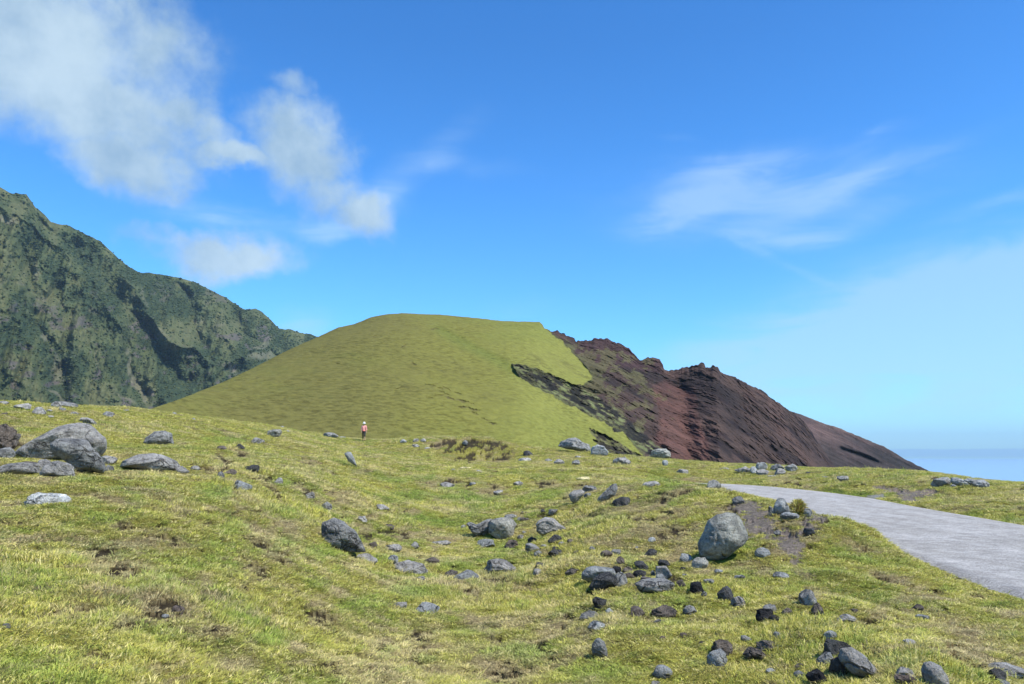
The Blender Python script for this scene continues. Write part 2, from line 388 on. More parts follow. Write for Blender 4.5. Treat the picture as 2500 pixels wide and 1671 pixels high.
_W = np.linalg.solve(_A, np.concatenate([CP[:, 2], [0, 0, 0]]))
def tps(a, lr):
    shp = a.shape; x = np.clip(a, -.86, .80).ravel() * KA; y = np.clip(lr, 0, math.log(190)).ravel(); out = np.empty(x.size)
    for i in range(0, x.size, 60000):
        xs, ys = x[i:i + 60000], y[i:i + 60000]
        out[i:i + 60000] = _u((xs[:, None] - _X) ** 2 + (ys[:, None] - _Y) ** 2) @ _W[:_n] + _W[_n] + _W[_n + 1] * xs + _W[_n + 2] * ys
    return out.reshape(shp)

# road centre line (x, y, half width)
ROAD = np.array([(8.3, -40, 2.3), (7.6, -10, 2.3), (7.7, 2, 2.35), (8.3, 9.5, 2.4), (9.9, 19, 2.35), (10.9, 26, 2.3), (12.0, 33, 2.3), (12.3, 40, 2.2), (11.6, 46, 2.1), (9.2, 50, 2.0), (6.0, 51.5, 1.8)])
def catmull(P, n=14):
    out = []
    Q = np.vstack([2 * P[0] - P[1], P, 2 * P[-1] - P[-2]])
    for i in range(1, len(Q) - 2):
        for t in np.linspace(0, 1, n, endpoint=False):
            p0, p1, p2, p3 = Q[i - 1], Q[i], Q[i + 1], Q[i + 2]
            out.append(.5 * (2 * p1 + (p2 - p0) * t + (2 * p0 - 5 * p1 + 4 * p2 - p3) * t * t + (3 * p1 - p0 - 3 * p2 + p3) * t ** 3))
    out.append(P[-1]); return np.array(out)
RC = catmull(ROAD, 26)
def road_d(x, y):
    """distance outside the road edge (negative on the road)"""
    d = np.full(np.shape(x), 1e9); hw = np.zeros(np.shape(x))
    for i in range(len(RC) - 1):
        (x1, y1, h1), (x2, y2, h2) = RC[i], RC[i + 1]; dx, dy = x2 - x1, y2 - y1
        t = np.clip(((x - x1) * dx + (y - y1) * dy) / (dx * dx + dy * dy), 0, 1)
        q = np.hypot(x - x1 - t * dx, y - y1 - t * dy) - (h1 + (h2 - h1) * t)
        d = np.minimum(d, q)
    return d

# soil scars and dry patches on the turf: px, py, half width, half height, angle, kind (d dark soil with the shade of gaps and turf lips painted in, b dry straw, g bright grass, r dark brown earth), depth
SP = 'd b g'.split()
patches = [
    (250, 1352, 42, 12, -4, 'd'), (330, 1325, 60, 16, 0, 'b'), (300, 1385, 66, 26, 5, 'b'), (420, 1320, 46, 7, 14, 'd'), (365, 1315, 20, 5, 5, 'd'), (300, 1400, 40, 12, 0, 'd'),
    (445, 1420, 24, 6, 0, 'd'), (395, 1490, 60, 16, -8, 'd'), (300, 1525, 34, 9, -8, 'd'), (205, 1490, 34, 7, 0, 'd'), (140, 1495, 26, 8, 25, 'd'), (350, 1460, 40, 12, 15, 'b'),
    (455, 1540, 26, 6, 8, 'd'), (520, 1543, 30, 7, 8, 'd'), (220, 1600, 34, 7, -10, 'd'), (245, 1215, 26, 9, 8, 'd'), (290, 1225, 60, 12, 8, 'b'), (295, 1285, 26, 7, 5, 'd'),
    (640, 1335, 46, 9, 38, 'd'), (690, 1360, 22, 6, 45, 'd'), (630, 1392, 32, 9, 35, 'd'), (610, 1375, 20, 6, 40, 'd'), (575, 1200, 14, 6, 10, 'd'), (665, 1200, 26, 9, 55, 'd'), (682, 1222, 16, 6, 30, 'd'),
    (745, 1200, 22, 9, 45, 'd'), (605, 1222, 12, 4, 40, 'd'), (640, 1250, 18, 6, 45, 'd'), (575, 1235, 16, 8, 50, 'b'), (750, 1128, 22, 6, 5, 'd'), (540, 1122, 20, 7, 20, 'd'), (585, 1110, 24, 5, 15, 'd'),
    (500, 1147, 34, 6, 12, 'd'), (545, 1136, 16, 8, 60, 'd'), (700, 1290, 50, 20, 30, 'b'), (620, 1290, 40, 10, 25, 'b'), (590, 1440, 14, 6, 0, 'd'), (610, 1500, 20, 8, 0, 'b'), (560, 1620, 60, 20, 0, 'b'),
    (780, 1510, 30, 12, 5, 'd'), (1170, 1530, 55, 16, 38, 'b'), (1150, 1455, 34, 9, 10, 'b'), (1215, 1570, 16, 9, 20, 'b'), (1020, 1555, 34, 8, 10, 'd'), (1240, 1650, 50, 14, 0, 'd'), (1200, 1630, 60, 20, 30, 'b'),
    (1145, 1448, 24, 6, 10, 'd'), (1000, 1300, 30, 10, 20, 'b'), (1055, 1318, 20, 6, 0, 'b'), (1060, 1340, 12, 12, 0, 'b'), (1060, 1183, 34, 9, 5, 'b'), (1215, 1192, 30, 7, 12, 'd'), (1190, 1200, 34, 12, 0, 'b'),
    (1345, 1185, 40, 10, 0, 'b'), (1000, 1250, 26, 8, 0, 'b'), (1105, 1176, 24, 6, 0, 'd'), (1330, 1180, 30, 5, 0, 'd'),
    # eroded bank of the mound
    (1075, 1086, 24, 7, -15, 'd'), (1125, 1088, 18, 9, -60, 'd'), (1118, 1105, 22, 6, -62, 'd'), (1115, 1118, 14, 4, 15, 'd'), (1145, 1078, 36, 5, 4, 'd'), (1168, 1095, 22, 8, -60, 'd'), (1154, 1122, 10, 8, -60, 'd'),
    (1200, 1090, 30, 7, -40, 'd'), (1186, 1080, 26, 5, 0, 'd'), (1230, 1096, 10, 6, -45, 'd'), (1222, 1122, 22, 7, -10, 'd'), (1236, 1113, 9, 8, -70, 'd'), (1095, 1079, 30, 4, 0, 'd'), (1135, 1083, 46, 6, 0, 'b'),
    # bank right of the middle
    (1420, 1200, 50, 14, -20, 'b'), (1408, 1243, 12, 9, -60, 'd'), (1420, 1185, 18, 5, -10, 'd'), (1500, 1210, 60, 10, -25, 'b'), (1525, 1240, 60, 14, -10, 'b'), (1635, 1212, 34, 7, -25, 'd'), (1660, 1203, 24, 5, -10, 'd'),
    (1600, 1235, 50, 14, -20, 'b'), (1655, 1250, 44, 12, -15, 'b'), (1640, 1255, 20, 7, -20, 'd'), (1590, 1290, 60, 18, 0, 'b'), (1615, 1310, 36, 7, 0, 'd'), (1650, 1300, 30, 8, 0, 'd'), (1710, 1235, 24, 8, 0, 'b'), (1690, 1170, 44, 6, 3, 'b'),
    (1500, 1330, 50, 8, 0, 'b'), (1560, 1270, 30, 8, 0, 'b'),
    (1825, 1238, 34, 13, 5, 's'), (1850, 1275, 36, 20, 15, 's'), (1805, 1222, 18, 6, 0, 's'), (1920, 1320, 34, 14, 20, 's'), (1940, 1342, 22, 10, 20, 's'), (1945, 1375, 16, 8, 0, 's'), (1965, 1400, 26, 12, 30, 'b'), (1975, 1285, 22, 9, 20, 's'),
    (1990, 1260, 26, 8, 10, 's'), (1955, 1330, 10, 5, 0, 's'), (1895, 1282, 40, 6, -10, 'b'), (2080, 1330, 34, 12, 30, 'b'), (2110, 1342, 20, 5, 10, 'd'), (2150, 1405, 36, 10, 20, 'b'), (2160, 1414, 30, 5, 10, 'd'),
    (2200, 1415, 16, 5, 0, 'd'), (2280, 1443, 18, 3, 0, 'd'), (2145, 1508, 30, 7, 0, 'b'), (2300, 1530, 40, 8, 5, 'b'), (2360, 1540, 70, 18, 10, 'b'), (2390, 1600, 60, 26, 30, 'b'), (2310, 1575, 14, 8, 0, 'd'), (2330, 1595, 34, 12, 15, 'e'),
    (2345, 1612, 22, 8, 50, 'e'), (2425, 1625, 52, 7, 3, 'd'), (2290, 1590, 30, 10, 0, 'b'), (2230, 1490, 30, 6, 0, 'b'), (2235, 1330, 20, 5, 0, 'b'), (2450, 1500, 40, 8, 10, 'b'), (2385, 1455, 20, 4, 0, 'd'),
    # beyond the road
    (2160, 1194, 34, 4, 12, 's'), (2205, 1202, 34, 6, 10, 's'), (2240, 1208, 46, 8, -8, 's'), (2225, 1215, 20, 8, 0, 's'), (2285, 1204, 22, 4, 0, 'd'), (2130, 1214, 34, 6, -14, 'c'), (2200, 1196, 16, 3, 0, 'd'),
    (60, 1080, 26, 8, 10, 'd'), (20, 1080, 30, 24, 20, 'd'),
    (530, 1200, 50, 16, 0, 'g'), (540, 1370, 50, 20, 20, 'g'), (470, 1385, 34, 10, 0, 'g'), (690, 1180, 30, 8, 10, 'g'), (60, 1630, 110, 40, 0, 'g'), (180, 1660, 90, 20, 0, 'g'), (1000, 1210, 60, 16, 0, 'g'), (1130, 1215, 70, 12, 0, 'g'), (1350, 1210, 60, 16, 0, 'g'),
    (1060, 1270, 80, 14, 15, 'g'), (800, 1345, 60, 20, 0, 'g'), (930, 1365, 40, 12, 0, 'g'), (1000, 1445, 60, 14, 0, 'g'), (1800, 1345, 50, 26, -20, 'g'), (1460, 1640, 90, 30, 0, 'g'), (1220, 1340, 60, 12, 0, 'g'), (1300, 1590, 80, 20, 0, 'g'),
    (560, 1075, 60, 9, 0, 'g'), (650, 1560, 60, 20, 0, 'g'), (700, 1320, 30, 14, 0, 'g'), (1120, 1380, 50, 10, 10, 'g'), (2080, 1205, 80, 8, 4, 'g'), (1640, 1230, 30, 8, -20, 'g'),
]
def patch_masks(px, py):
    """strength of every ground kind at a picture position (ragged edges)"""
    out = {k: np.zeros(px.shape) for k in 'dbgsec'}
    wx = px + 16 * fbm(px / 22, py / 9, o=3, seed=5); wy = py + 6 * fbm(px / 22, py / 9, o=3, seed=9)
    wob = .45 * fbm(px / 9, py / 4, o=3, seed=31)
    wob2 = fbm(px / 17, py / 7, o=5, g=.62, seed=36)
    for (x, y, rx, ry, an, k) in patches:
        if k in 'dse': ry = ry * (1.9 if y > 1270 else 1.45); rx = rx * 1.2
        c, s = math.cos(math.radians(an)), math.sin(math.radians(an))
        m = (np.abs(px - x) < rx * 2.6 + 30) & (np.abs(py - y) < max(ry, rx * abs(s)) * 2.6 + 20)
        if not m.any(): continue
        dx, dy = wx[m] - x, wy[m] - y; u = (dx * c + dy * s) / rx; v = (-dx * s + dy * c) / ry
        if k in 'bg': g = 1 - np.sqrt(u * u + v * v) * .62 + wob[m]; lo, hi = 0.0, .8
        elif k in 'sc': g = 1 - np.sqrt(u * u + v * v) * .8 + wob[m] * .9; lo, hi = .04, .3
        else: g = .62 - .55 * (u * u + v * v) + 1.5 * wob2[m]; lo, hi = .16, .42; out['b'][m] = np.maximum(out['b'][m], .9 * sst(1.5, .5, np.sqrt(u * u + v * v) - wob[m]))
        out[k][m] = np.maximum(out[k][m], sst(lo, hi, g))
    reg = sst(1.25, .75, np.sqrt(((px - 1160) / 92) ** 2 + ((py - 1102) / 27) ** 2)); nbp = fbm((px + .9 * py) / 13, py / 8, o=4, g=.6, seed=240)
    out['d'] = np.maximum(out['d'], reg * sst(.10, .24, nbp)); out['g'] = out['g'] * (1 - reg); out['b'] = out['b'] * (1 - reg)  # hollows of the mound face: soil colour and painted shade together
    # countless small worn spots and dead tufts
    f1 = fbm(px / 30, py / 9, o=4, seed=205); f2 = fbm(px / 140, py / 50, o=3, seed=210); f3 = fbm(px / 55, py / 18, o=4, seed=220)
    near = sst(1090, 1180, py)
    out['d'] = np.maximum(out['d'], near * sst(.33, .47, f1 + .28 * f2)); out['b'] = np.maximum(out['b'], .9 * near * sst(.24, .62, f3 + .35 * f2))
    out['g'] = np.maximum(out['g'], .7 * near * sst(.2, .5, -f3 + .3 * fbm(px / 90, py / 35, o=3, seed=230)))
    return out

def height(a, r, full=True):
    x, y = r * np.sin(a), r * np.cos(a); lr = np.log(np.maximum(r, .5))
    z = tps(a, lr)
    rcst = np.interp(a, crest_a, crest_r)
    right = sst(.18, .42, a); far = -12 - 120 * right * sst(60, 700, r) * 1.0
    z = z * (1 - sst(105, 190, r)) + far * sst(105, 190, r)
    am = 1 - sst(100, 160, r)
    rd = road_d(x, y) if np.size(x) < 3e6 else 0
    off = sst(-.1, .7, rd)
    bumpy = .16 * fbm(x / 3.2, y / 3.2, o=3, seed=2) * sst(3, 12, r) + .10 * fbm(x / 1.0, y / 1.0, o=3, seed=8) + .035 * fbm(x / .3, y / .3, o=2, seed=12)
    z = z + bumpy * am * (off * .9 + .02) * (1 - .82 * sst(.5, .95, r / rcst) * (1 - sst(1.1, 1.5, r / rcst)))
    inr = (1 - sst(-.25, .55, rd)) * am
    z = z * (1 - inr) + (-.03 * am) * inr
    if full:
        px, py = unpix(x, y, z); pm = patch_masks(px, py)
        cut = np.maximum(pm['d'], pm['e'])
        z = z - (cut * (.02 + .0022 * r) + .6 * pm['s'] * (.03 + .001 * r)) * (r < 110) * (rd > .1)
    return z

def ray_ground(px, py):
    """first hit of a sight line with the ground -> x, y, z"""
    a, s = pix(px, py); a, s = float(a), float(s)
    r = np.exp(np.linspace(math.log(3.2), math.log(130), 900)); z = height(np.full_like(r, a), r, False)
    q = (z - EYE) / r
    i = np.argmax(q >= s) if (q >= s).any() else int(np.argmax(q))
    if i > 0 and q[i] > s: t = (s - q[i - 1]) / (q[i] - q[i - 1] + 1e-12); rr = r[i - 1] + t * (r[i] - r[i - 1]); zz = z[i - 1] + t * (z[i] - z[i - 1])
    else: rr, zz = r[i], z[i]
    return rr * math.sin(a), rr * math.cos(a), zz, rr

# colours of the turf
C_OLIVE, C_YEL, C_GREEN, C_STRAW = S(150, 143, 70), S(172, 165, 80), S(128, 137, 62), S(184, 168, 120)
C_BROWN, C_DARK, C_SOIL, C_EARTH = S(136, 116, 96), S(44, 37, 31), S(122, 112, 108), S(100, 66, 44)  # C_DARK is bare soil, deepened to stand for shade in deep gaps
def turf_colour(x, y, px, py, r, pm):
    n1 = fbm(x / 5, y / 5, o=4, seed=40); n2 = fbm(x / 1.3, y / 1.3, o=4, seed=50); n3 = fbm(x / .5, y / .5, o=3, seed=60); n4 = fbm(x / 11, y / 11, o=3, seed=70)
    c = np.broadcast_to(C_OLIVE, x.shape + (3,)).copy()
    c = lerpc(c, C_YEL, .75 * sst(-.2, .5, .5 * n1 + .7 * n2)); c = lerpc(c, C_GREEN, .8 * sst(.0, .45, -n2 + .5 * n4))
    c = lerpc(c, C_STRAW, .8 * sst(.0, .42, n3 * .6 + .6 * fbm(x / 2.2, y / 2.2, o=3, seed=81)))
    c = lerpc(c, C_BROWN, .6 * sst(.28, .55, fbm(x / .8, y / .8, o=4, seed=90)))
    c = lerpc(c, C_GREEN * np.array([.92, 1.08, .9]), .7 * pm['g'])
    c = lerpc(c, C_STRAW * .55 + C_BROWN * .5, .8 * pm['b'])
    c = lerpc(c, C_DARK, .95 * pm['d']); c = lerpc(c, C_EARTH, .9 * pm['e']); c = lerpc(c, C_SOIL, .92 * pm['s'])
    c = lerpc(c, S(150, 148, 146), .95 * pm['c'])
    return c

def build_ground():
    fa = np.linspace(-.64, .62, 1150)
    az = np.concatenate([np.linspace(-math.pi, -.64, 60, endpoint=False), fa, np.linspace(.62, math.pi, 60)[1:-1]])
    rr = np.concatenate([np.linspace(.3, 3.6, 12, endpoint=False), np.exp(np.linspace(math.log(3.6), math.log(115), 620)), np.exp(np.linspace(math.log(115), math.log(3200), 60))[1:]])
    A, R = np.meshgrid(az, rr); Z = height(A, R); X, Y = R * np.sin(A), R * np.cos(A)
    px, py = unpix(X, Y, Z); pm = patch_masks(px, py)
    c = turf_colour(X, Y, px, py, R, pm); c = c * (.72 + .28 * np.maximum.reduce([pm['d'], pm['s'], pm['c']]))[..., None]  # turf ground darkened in colour, painting the shade between tufts
    o = grid_mesh('ground', np.stack([X, Y, Z], -1), c, M_ground, close=True)
    tag(o, kind='structure')
    return o
build_ground()

# the road: one sheet, crowned a little, lying 3-6 cm above the levelled turf
def build_road():
    n = len(RC); T = np.gradient(RC[:, :2], axis=0); T /= np.linalg.norm(T, axis=1)[:, None]; N = np.stack([T[:, 1], -T[:, 0]], 1)
    u = np.linspace(-1, 1, 25); P = np.zeros((n, 25, 3))
    for j, q in enumerate(u):
        w = RC[:, 2] * q + (.16 * fbm(RC[:, 1] / .8, np.full(n, q * 3), o=3, seed=3) if abs(q) > .93 else 0)
        P[:, j, 0] = RC[:, 0] + N[:, 0] * w; P[:, j, 1] = RC[:, 1] + N[:, 1] * w
        P[:, j, 2] = .045 - .012 * q * q - (.12 if abs(q) == 1 else 0)
    o = grid_mesh('road', P, None, M_road); tag(o, kind='structure')
build_road()

# ------------------------------------------------------------------ sea
def build_sea():
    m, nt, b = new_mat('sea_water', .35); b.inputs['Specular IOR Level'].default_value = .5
    co = objco(nt); n = noise(nt, co, .03, 8, .7); LK(nt, mixc(nt, n, (.24, .38, .48), (.30, .45, .56)), b.inputs['Base Color'])  # base colour lightened to stand in for sun glitter
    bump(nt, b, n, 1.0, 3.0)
    az = np.linspace(-math.pi, math.pi, 181)[:-1]; rr = np.concatenate([[1.0], np.exp(np.linspace(math.log(400), math.log(30000), 40))])
    A, R = np.meshgrid(az, rr); P = np.stack([R * np.sin(A), R * np.cos(A), np.full_like(R, -62.)], -1)
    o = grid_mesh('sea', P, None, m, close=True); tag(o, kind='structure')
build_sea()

# ------------------------------------------------------------------ hill with the collapsed red flank
def cr(pts, ox, oy, k): return [(ox + x / k, oy + y / k) for x, y in pts]
K5 = 2.1327; K8 = 2.6067; K6 = 2.6575
ridge = [(-200, 1060), (150, 1050), (340, 1010)] + cr([(735, 205), (900, 150), (1100, 70)], 0, 900, 2.034) + \
    cr([(200, 440), (400, 340), (560, 260), (720, 190), (850, 130), (950, 110), (1060, 65), (1150, 48), (1250, 40), (1500, 50), (1700, 68), (1900, 90)], 500, 750, K8) + \
    cr([(150, 76), (250, 77), (266, 92), (275, 112), (300, 122), (345, 125), (390, 145), (430, 158), (440, 180), (480, 178), (545, 162), (600, 163), (660, 190), (715, 215), (740, 245), (770, 275), (800, 265), (840, 258), (875, 275),
        (892, 300), (897, 325), (925, 330), (937, 320), (975, 325), (1000, 318), (1040, 305), (1085, 292), (1108, 298), (1115, 320), (1138, 318), (1150, 300), (1180, 316), (1190, 335), (1240, 355), (1300, 380), (1400, 430), (1500, 500),
        (1550, 540), (1600, 580), (1650, 625), (1690, 690), (1730, 745), (1765, 800), (1800, 850), (1850, 930)], 1200, 750, K5)
GREEN = cr([(-3000, -500), (268, -500), (268, 92), (300, 125), (370, 185), (430, 240), (470, 290), (505, 335), (520, 358), (505, 380), (470, 400), (430, 402), (400, 390), (320, 355), (240, 320), (170, 303), (105, 296),
            (110, 322), (150, 365), (225, 412), (300, 455), (400, 508), (500, 558), (600, 612), (690, 660), (720, 690), (760, 740), (800, 800), (900, 1400), (-3000, 1400)], 1200, 750, K5)
SCAR2 = cr([(505, 630), (540, 640), (600, 668), (680, 715), (760, 765), (800, 800), (700, 830), (650, 790), (600, 748), (522, 690), (555, 690), (520, 660)], 1200, 750, K5)
SCAR3 = cr([(630, 630), (660, 636), (690, 650), (640, 650)], 1200, 750, K5)
def build_hill():
    rp = np.array(ridge); ra, rs = pix(rp[:, 0], rp[:, 1])
    a = np.linspace(ra[0], ra[-1], 1500)
    srid0 = np.interp(a, ra, rs)
    kk = np.hanning(121); kk /= kk.sum(); srid = np.convolve(np.pad(srid0, 60, mode='edge'), kk, 'valid')
    pxa = CX0 + F * np.tan(a) * 1.0
    rr_ = np.interp(pxa, [0, 380, 600, 800, 950, 1100, 1330, 1650, 1750, 1960, 2080], [150, 165, 225, 280, 318, 340, 350, 360, 360, 430, 480])
    rb_ = np.interp(pxa, [0, 380, 700, 1000, 1300, 1500, 1750, 2035, 2100], [120, 125, 128, 135, 150, 180, 230, 330, 380])
    rock = sst(1325, 1345, pxa)
    sfine = srid0 - srid + rock * (.0022 * fbm(a * 260, a * 0 + 3, o=3, seed=7)) + (1 - rock) * .0004 * fbm(a * 160, a * 0, o=3, seed=4)
    t = np.concatenate([np.linspace(0, .12, 20, endpoint=False), np.linspace(.12, 1, 430)])[:, None]
    zb = -14.0; zr = EYE + srid * rr_
    steep = np.interp(pxa, [0, 1250, 1500, 2035], [1.22, 1.22, 1.05, 1.0])
    p = 1 - (1 - t) ** steep
    R = rb_ + (rr_ - rb_) * t; Z = zb + (zr - zb) * p
    Sx = (Z - EYE) / R + sfine * t ** 9; Z = EYE + Sx * R
    # keep each sight line, move the surface along it: rills, scarps, strata
    A = np.broadcast_to(a, R.shape)
    X, Y = R * np.sin(A), R * np.cos(A); px, py = unpix(X, Y, Z)
    wpx = px + 8 * fbm(px / 20, py / 20, o=5, g=.65, seed=3) ; wpy = py + 6 * fbm(px / 16, py / 16, o=5, g=.65, seed=13)
    sd = inpoly(wpx, wpy, GREEN); s2 = inpoly(wpx, wpy, SCAR2); s3 = inpoly(wpx, wpy, SCAR3); s3b = np.maximum(s2, s3)
    g = sst(-1.2, 1.2, sd) * (1 - sst(-1.0, 1.0, s3b)); cliff = 1 - g
    q = Z + .5 * X; n_q = fbm(q / 8, X / 38, Y / 40, o=5, g=.6, seed=21); n_q2 = fbm(q / 2.4, X / 12, Y / 14, o=4, g=.6, seed=22)
    rill = fbm((X * .8 - Z * .35) / 16, Y / 40, o=4, seed=33, ridged=True)
    back = np.interp(sd, [-160, -40, -6, 0], [9, 5, 2.0, 0]) * (sd < 0) + 1.2 * sst(0, 6, s3b)
    dr = cliff * (back + 2.6 * n_q + 1.2 * n_q2 + 8 * fbm(X / 30, Z / 30, o=4, seed=35, ridged=True) + 3.4 * fbm(X / 8, Z / 7, Y / 9, o=5, g=.62, seed=36, ridged=True))
    gully = np.exp(-((px - 1655 - (py - 930) * .16) / 26) ** 2) * sst(900, 960, py)
    dr = dr + cliff * 9 * gully - cliff * 10 * np.exp(-((px - 1745 - (py - 900) * .1) / 34) ** 2) * sst(880, 920, py)
    # grass flank: broad ribs and broken terraces
    ter = fbm(X / 4, Z / 1.3, Y / 9, o=3, seed=44); patchy = sst(-.2, .35, fbm(X / 30, Z / 22, Y / 40, o=3, seed=46))
    dr = dr + g * (.8 * ter * (.3 + patchy) + 3.5 * fbm(X / 60, Z / 60, o=3, seed=48) + .35 * fbm(X / 3, Z / 2, Y / 3, o=2, seed=49))
    crk = [(1062, 936, 16, 2, -15), (1090, 950, 20, 2, 30), (1118, 962, 16, 2, 15), (1070, 965, 18, 2, 0), (1145, 985, 20, 3, 22), (1128, 994, 18, 2, 8), (1050, 970, 14, 2, -10), (1185, 1025, 18, 2, 15), (1075, 948, 10, 3, 10), (1050, 940, 24, 3, 12), (1085, 960, 22, 3, 25), (1100, 975, 18, 3, 20), (1130, 980, 24, 3, 12), (1155, 1000, 22, 3, 18), (1160, 1010, 14, 3, 20), (1200, 1035, 20, 2, 8),
           (1010, 888, 10, 3, 25), (985, 845, 8, 2, -25), (915, 822, 8, 3, -30), (825, 888, 8, 2, -10), (1060, 803, 14, 2, 10), (1210, 800, 12, 2, 5), (975, 948, 14, 2, -25), (1280, 880, 6, 2, 0)]
    cm = np.zeros(px.shape)
    cwx = px + 5 * fbm(px / 10, py / 6, o=3, seed=61); cwy = py + 5 * fbm(px / 12, py / 8, o=3, seed=62)
    for (x, y, rx, ry, an) in crk:
        c_, s_ = math.cos(math.radians(an)), math.sin(math.radians(an)); dx, dy = cwx - x, cwy - y
        cm = np.maximum(cm, sst(0, .6, 1 - np.sqrt(((dx * c_ + dy * s_) / rx) ** 2 + ((-dx * s_ + dy * c_) / ry) ** 2)))
    fd = np.exp(-(((py - 800) - (px - 1065) * .55 + 10 * n_q) / 16) ** 2) * sst(1030, 1090, px) * sst(1340, 1240, px)
    dr = dr + g * (cm * .7 + 3.0 * fd)
    R = R + dr; Z = EYE + Sx * R; X, Y = R * np.sin(A), R * np.cos(A)
    # ---- colour
    cg = np.broadcast_to(S(116, 113, 55), X.shape + (3,)).copy()
    n1 = fbm(X / 45, Z / 25, o=4, seed=70); n2 = fbm(X / 7, Z / 5, Y / 7, o=5, g=.7, seed=71)
    cg = lerpc(cg, S(104, 99, 54), .85 * sst(1150, 800, px + 60 * n1)); cg = lerpc(cg, S(126, 126, 62), .85 * sst(1150, 1350, px + 80 * n1))  # left flank darker, right lighter: side shading put into the turf colour
    cg = lerpc(cg, S(106, 112, 50), .3 * sst(0, .6, n1 + .4 * n2)); cg = lerpc(cg, S(106, 100, 56), .45 * sst(0, .6, -n1 + .6 * n2))
    cg = lerpc(cg, S(92, 92, 48), .4 * sst(.2, .6, n2 + .6 * (ter * patchy)))
    cg = lerpc(cg, S(96, 108, 50), .45 * fd)
    cg = lerpc(cg, S(88, 78, 52), .8 * cm * sst(-.3, .2, n2))
    ck = np.broadcast_to(S(76, 62, 55), X.shape + (3,)).copy()
    ck = lerpc(ck, S(54, 46, 43), sst(-.1, .35, n_q)); ck = lerpc(ck, S(92, 72, 63), .6 * sst(.1, .5, fbm(X / 14, Z / 14, o=4, seed=80)))
    ck = lerpc(ck, S(44, 36, 36), .85 * sst(.1, .4, n_q2) * sst(1640, 1720, px))
    red = inpoly(wpx, wpy, cr([(830, 420), (900, 390), (960, 410), (1055, 430), (1075, 560), (1120, 690), (1145, 820), (930, 820), (860, 700), (880, 560)], 1200, 750, K5), 8)
    ck = lerpc(ck, S(110, 76, 66), .55 * red * (.6 + .4 * sst(-.3, .3, n2))); 
    dk = inpoly(wpx, wpy, cr([(400, 190), (545, 155), (650, 180), (740, 230), (790, 250), (895, 280), (890, 340), (770, 330), (640, 300), (540, 290), (470, 250)], 1200, 750, K5), 6)
    ck = lerpc(ck, S(74, 56, 54), .75 * dk)
    moss = sst(.0, .35, fbm(px / 26, py / 18, o=5, g=.65, seed=90) * 1.3 + np.interp(px, [1340, 1480, 1560, 1620, 1660, 1760], [.35, .3, .2, -.05, -.6, -.8]) + np.interp(py, [830, 880, 960, 1100], [-.6, -.1, -.1, -.3]) + np.interp(sd, [-45, 0], [0, .45]))
    ck = lerpc(ck, S(100, 98, 62), .5 * moss)
    scar = sst(-120, -3, sd) * sst(1230, 1260, px)                       # dark fresh scarp just below the turf edge
    lowband = inpoly(wpx, wpy, cr([(100, 296), (180, 302), (320, 355), (430, 405), (560, 470), (680, 560), (800, 660), (900, 760), (860, 800), (700, 690), (560, 590), (420, 520), (280, 450), (160, 375), (110, 330)], 1200, 750, K5), 5)
    nl = fbm((px + py * 1.2) / 34, (py - .6 * px) / 9, o=5, g=.65, seed=92); ck = lerpc(ck, S(38, 38, 36), .92 * lowband * sst(-.25, .15, nl)); ck = lerpc(ck, S(112, 118, 76), .85 * lowband * sst(.05, .35, -nl))
    ck = lerpc(ck, S(92, 92, 58), .75 * sst(-12, -1, sd) * (sd < 0) * sst(-.2, .2, n2)); ck = lerpc(ck, S(50, 46, 40), .7 * sst(-5, -1, sd) * (sd < 0) * sst(-.15, .2, -n2))
    ck = lerpc(ck, S(46, 44, 40), .9 * sst(-1, 2, s3b) * sst(-.2, .1, nl)); ck = lerpc(ck, S(110, 112, 70), .7 * sst(-1, 2, s3b) * sst(.08, .3, -nl))
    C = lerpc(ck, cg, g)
    # far side of the hill
    tb = np.linspace(0, 1, 26)[1:, None]; Rb = rr_ + tb * 190; zt = Z[-1]
    Zb = zt + (-60 - zt) * (tb ** 1.15) + 0 * Rb; Rb = Rb + (R[-1] - rr_); Xb, Yb = Rb * np.sin(a), Rb * np.cos(a)
    P = np.concatenate([np.stack([X, Y, Z], -1), np.stack([Xb, Yb, Zb], -1)], 0)
    Cb = np.repeat(C[-1:], 25, 0); C = np.concatenate([C, Cb], 0); G = np.concatenate([g, np.repeat(g[-1:], 25, 0)], 0)
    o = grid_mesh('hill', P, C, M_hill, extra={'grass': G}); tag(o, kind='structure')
build_hill()

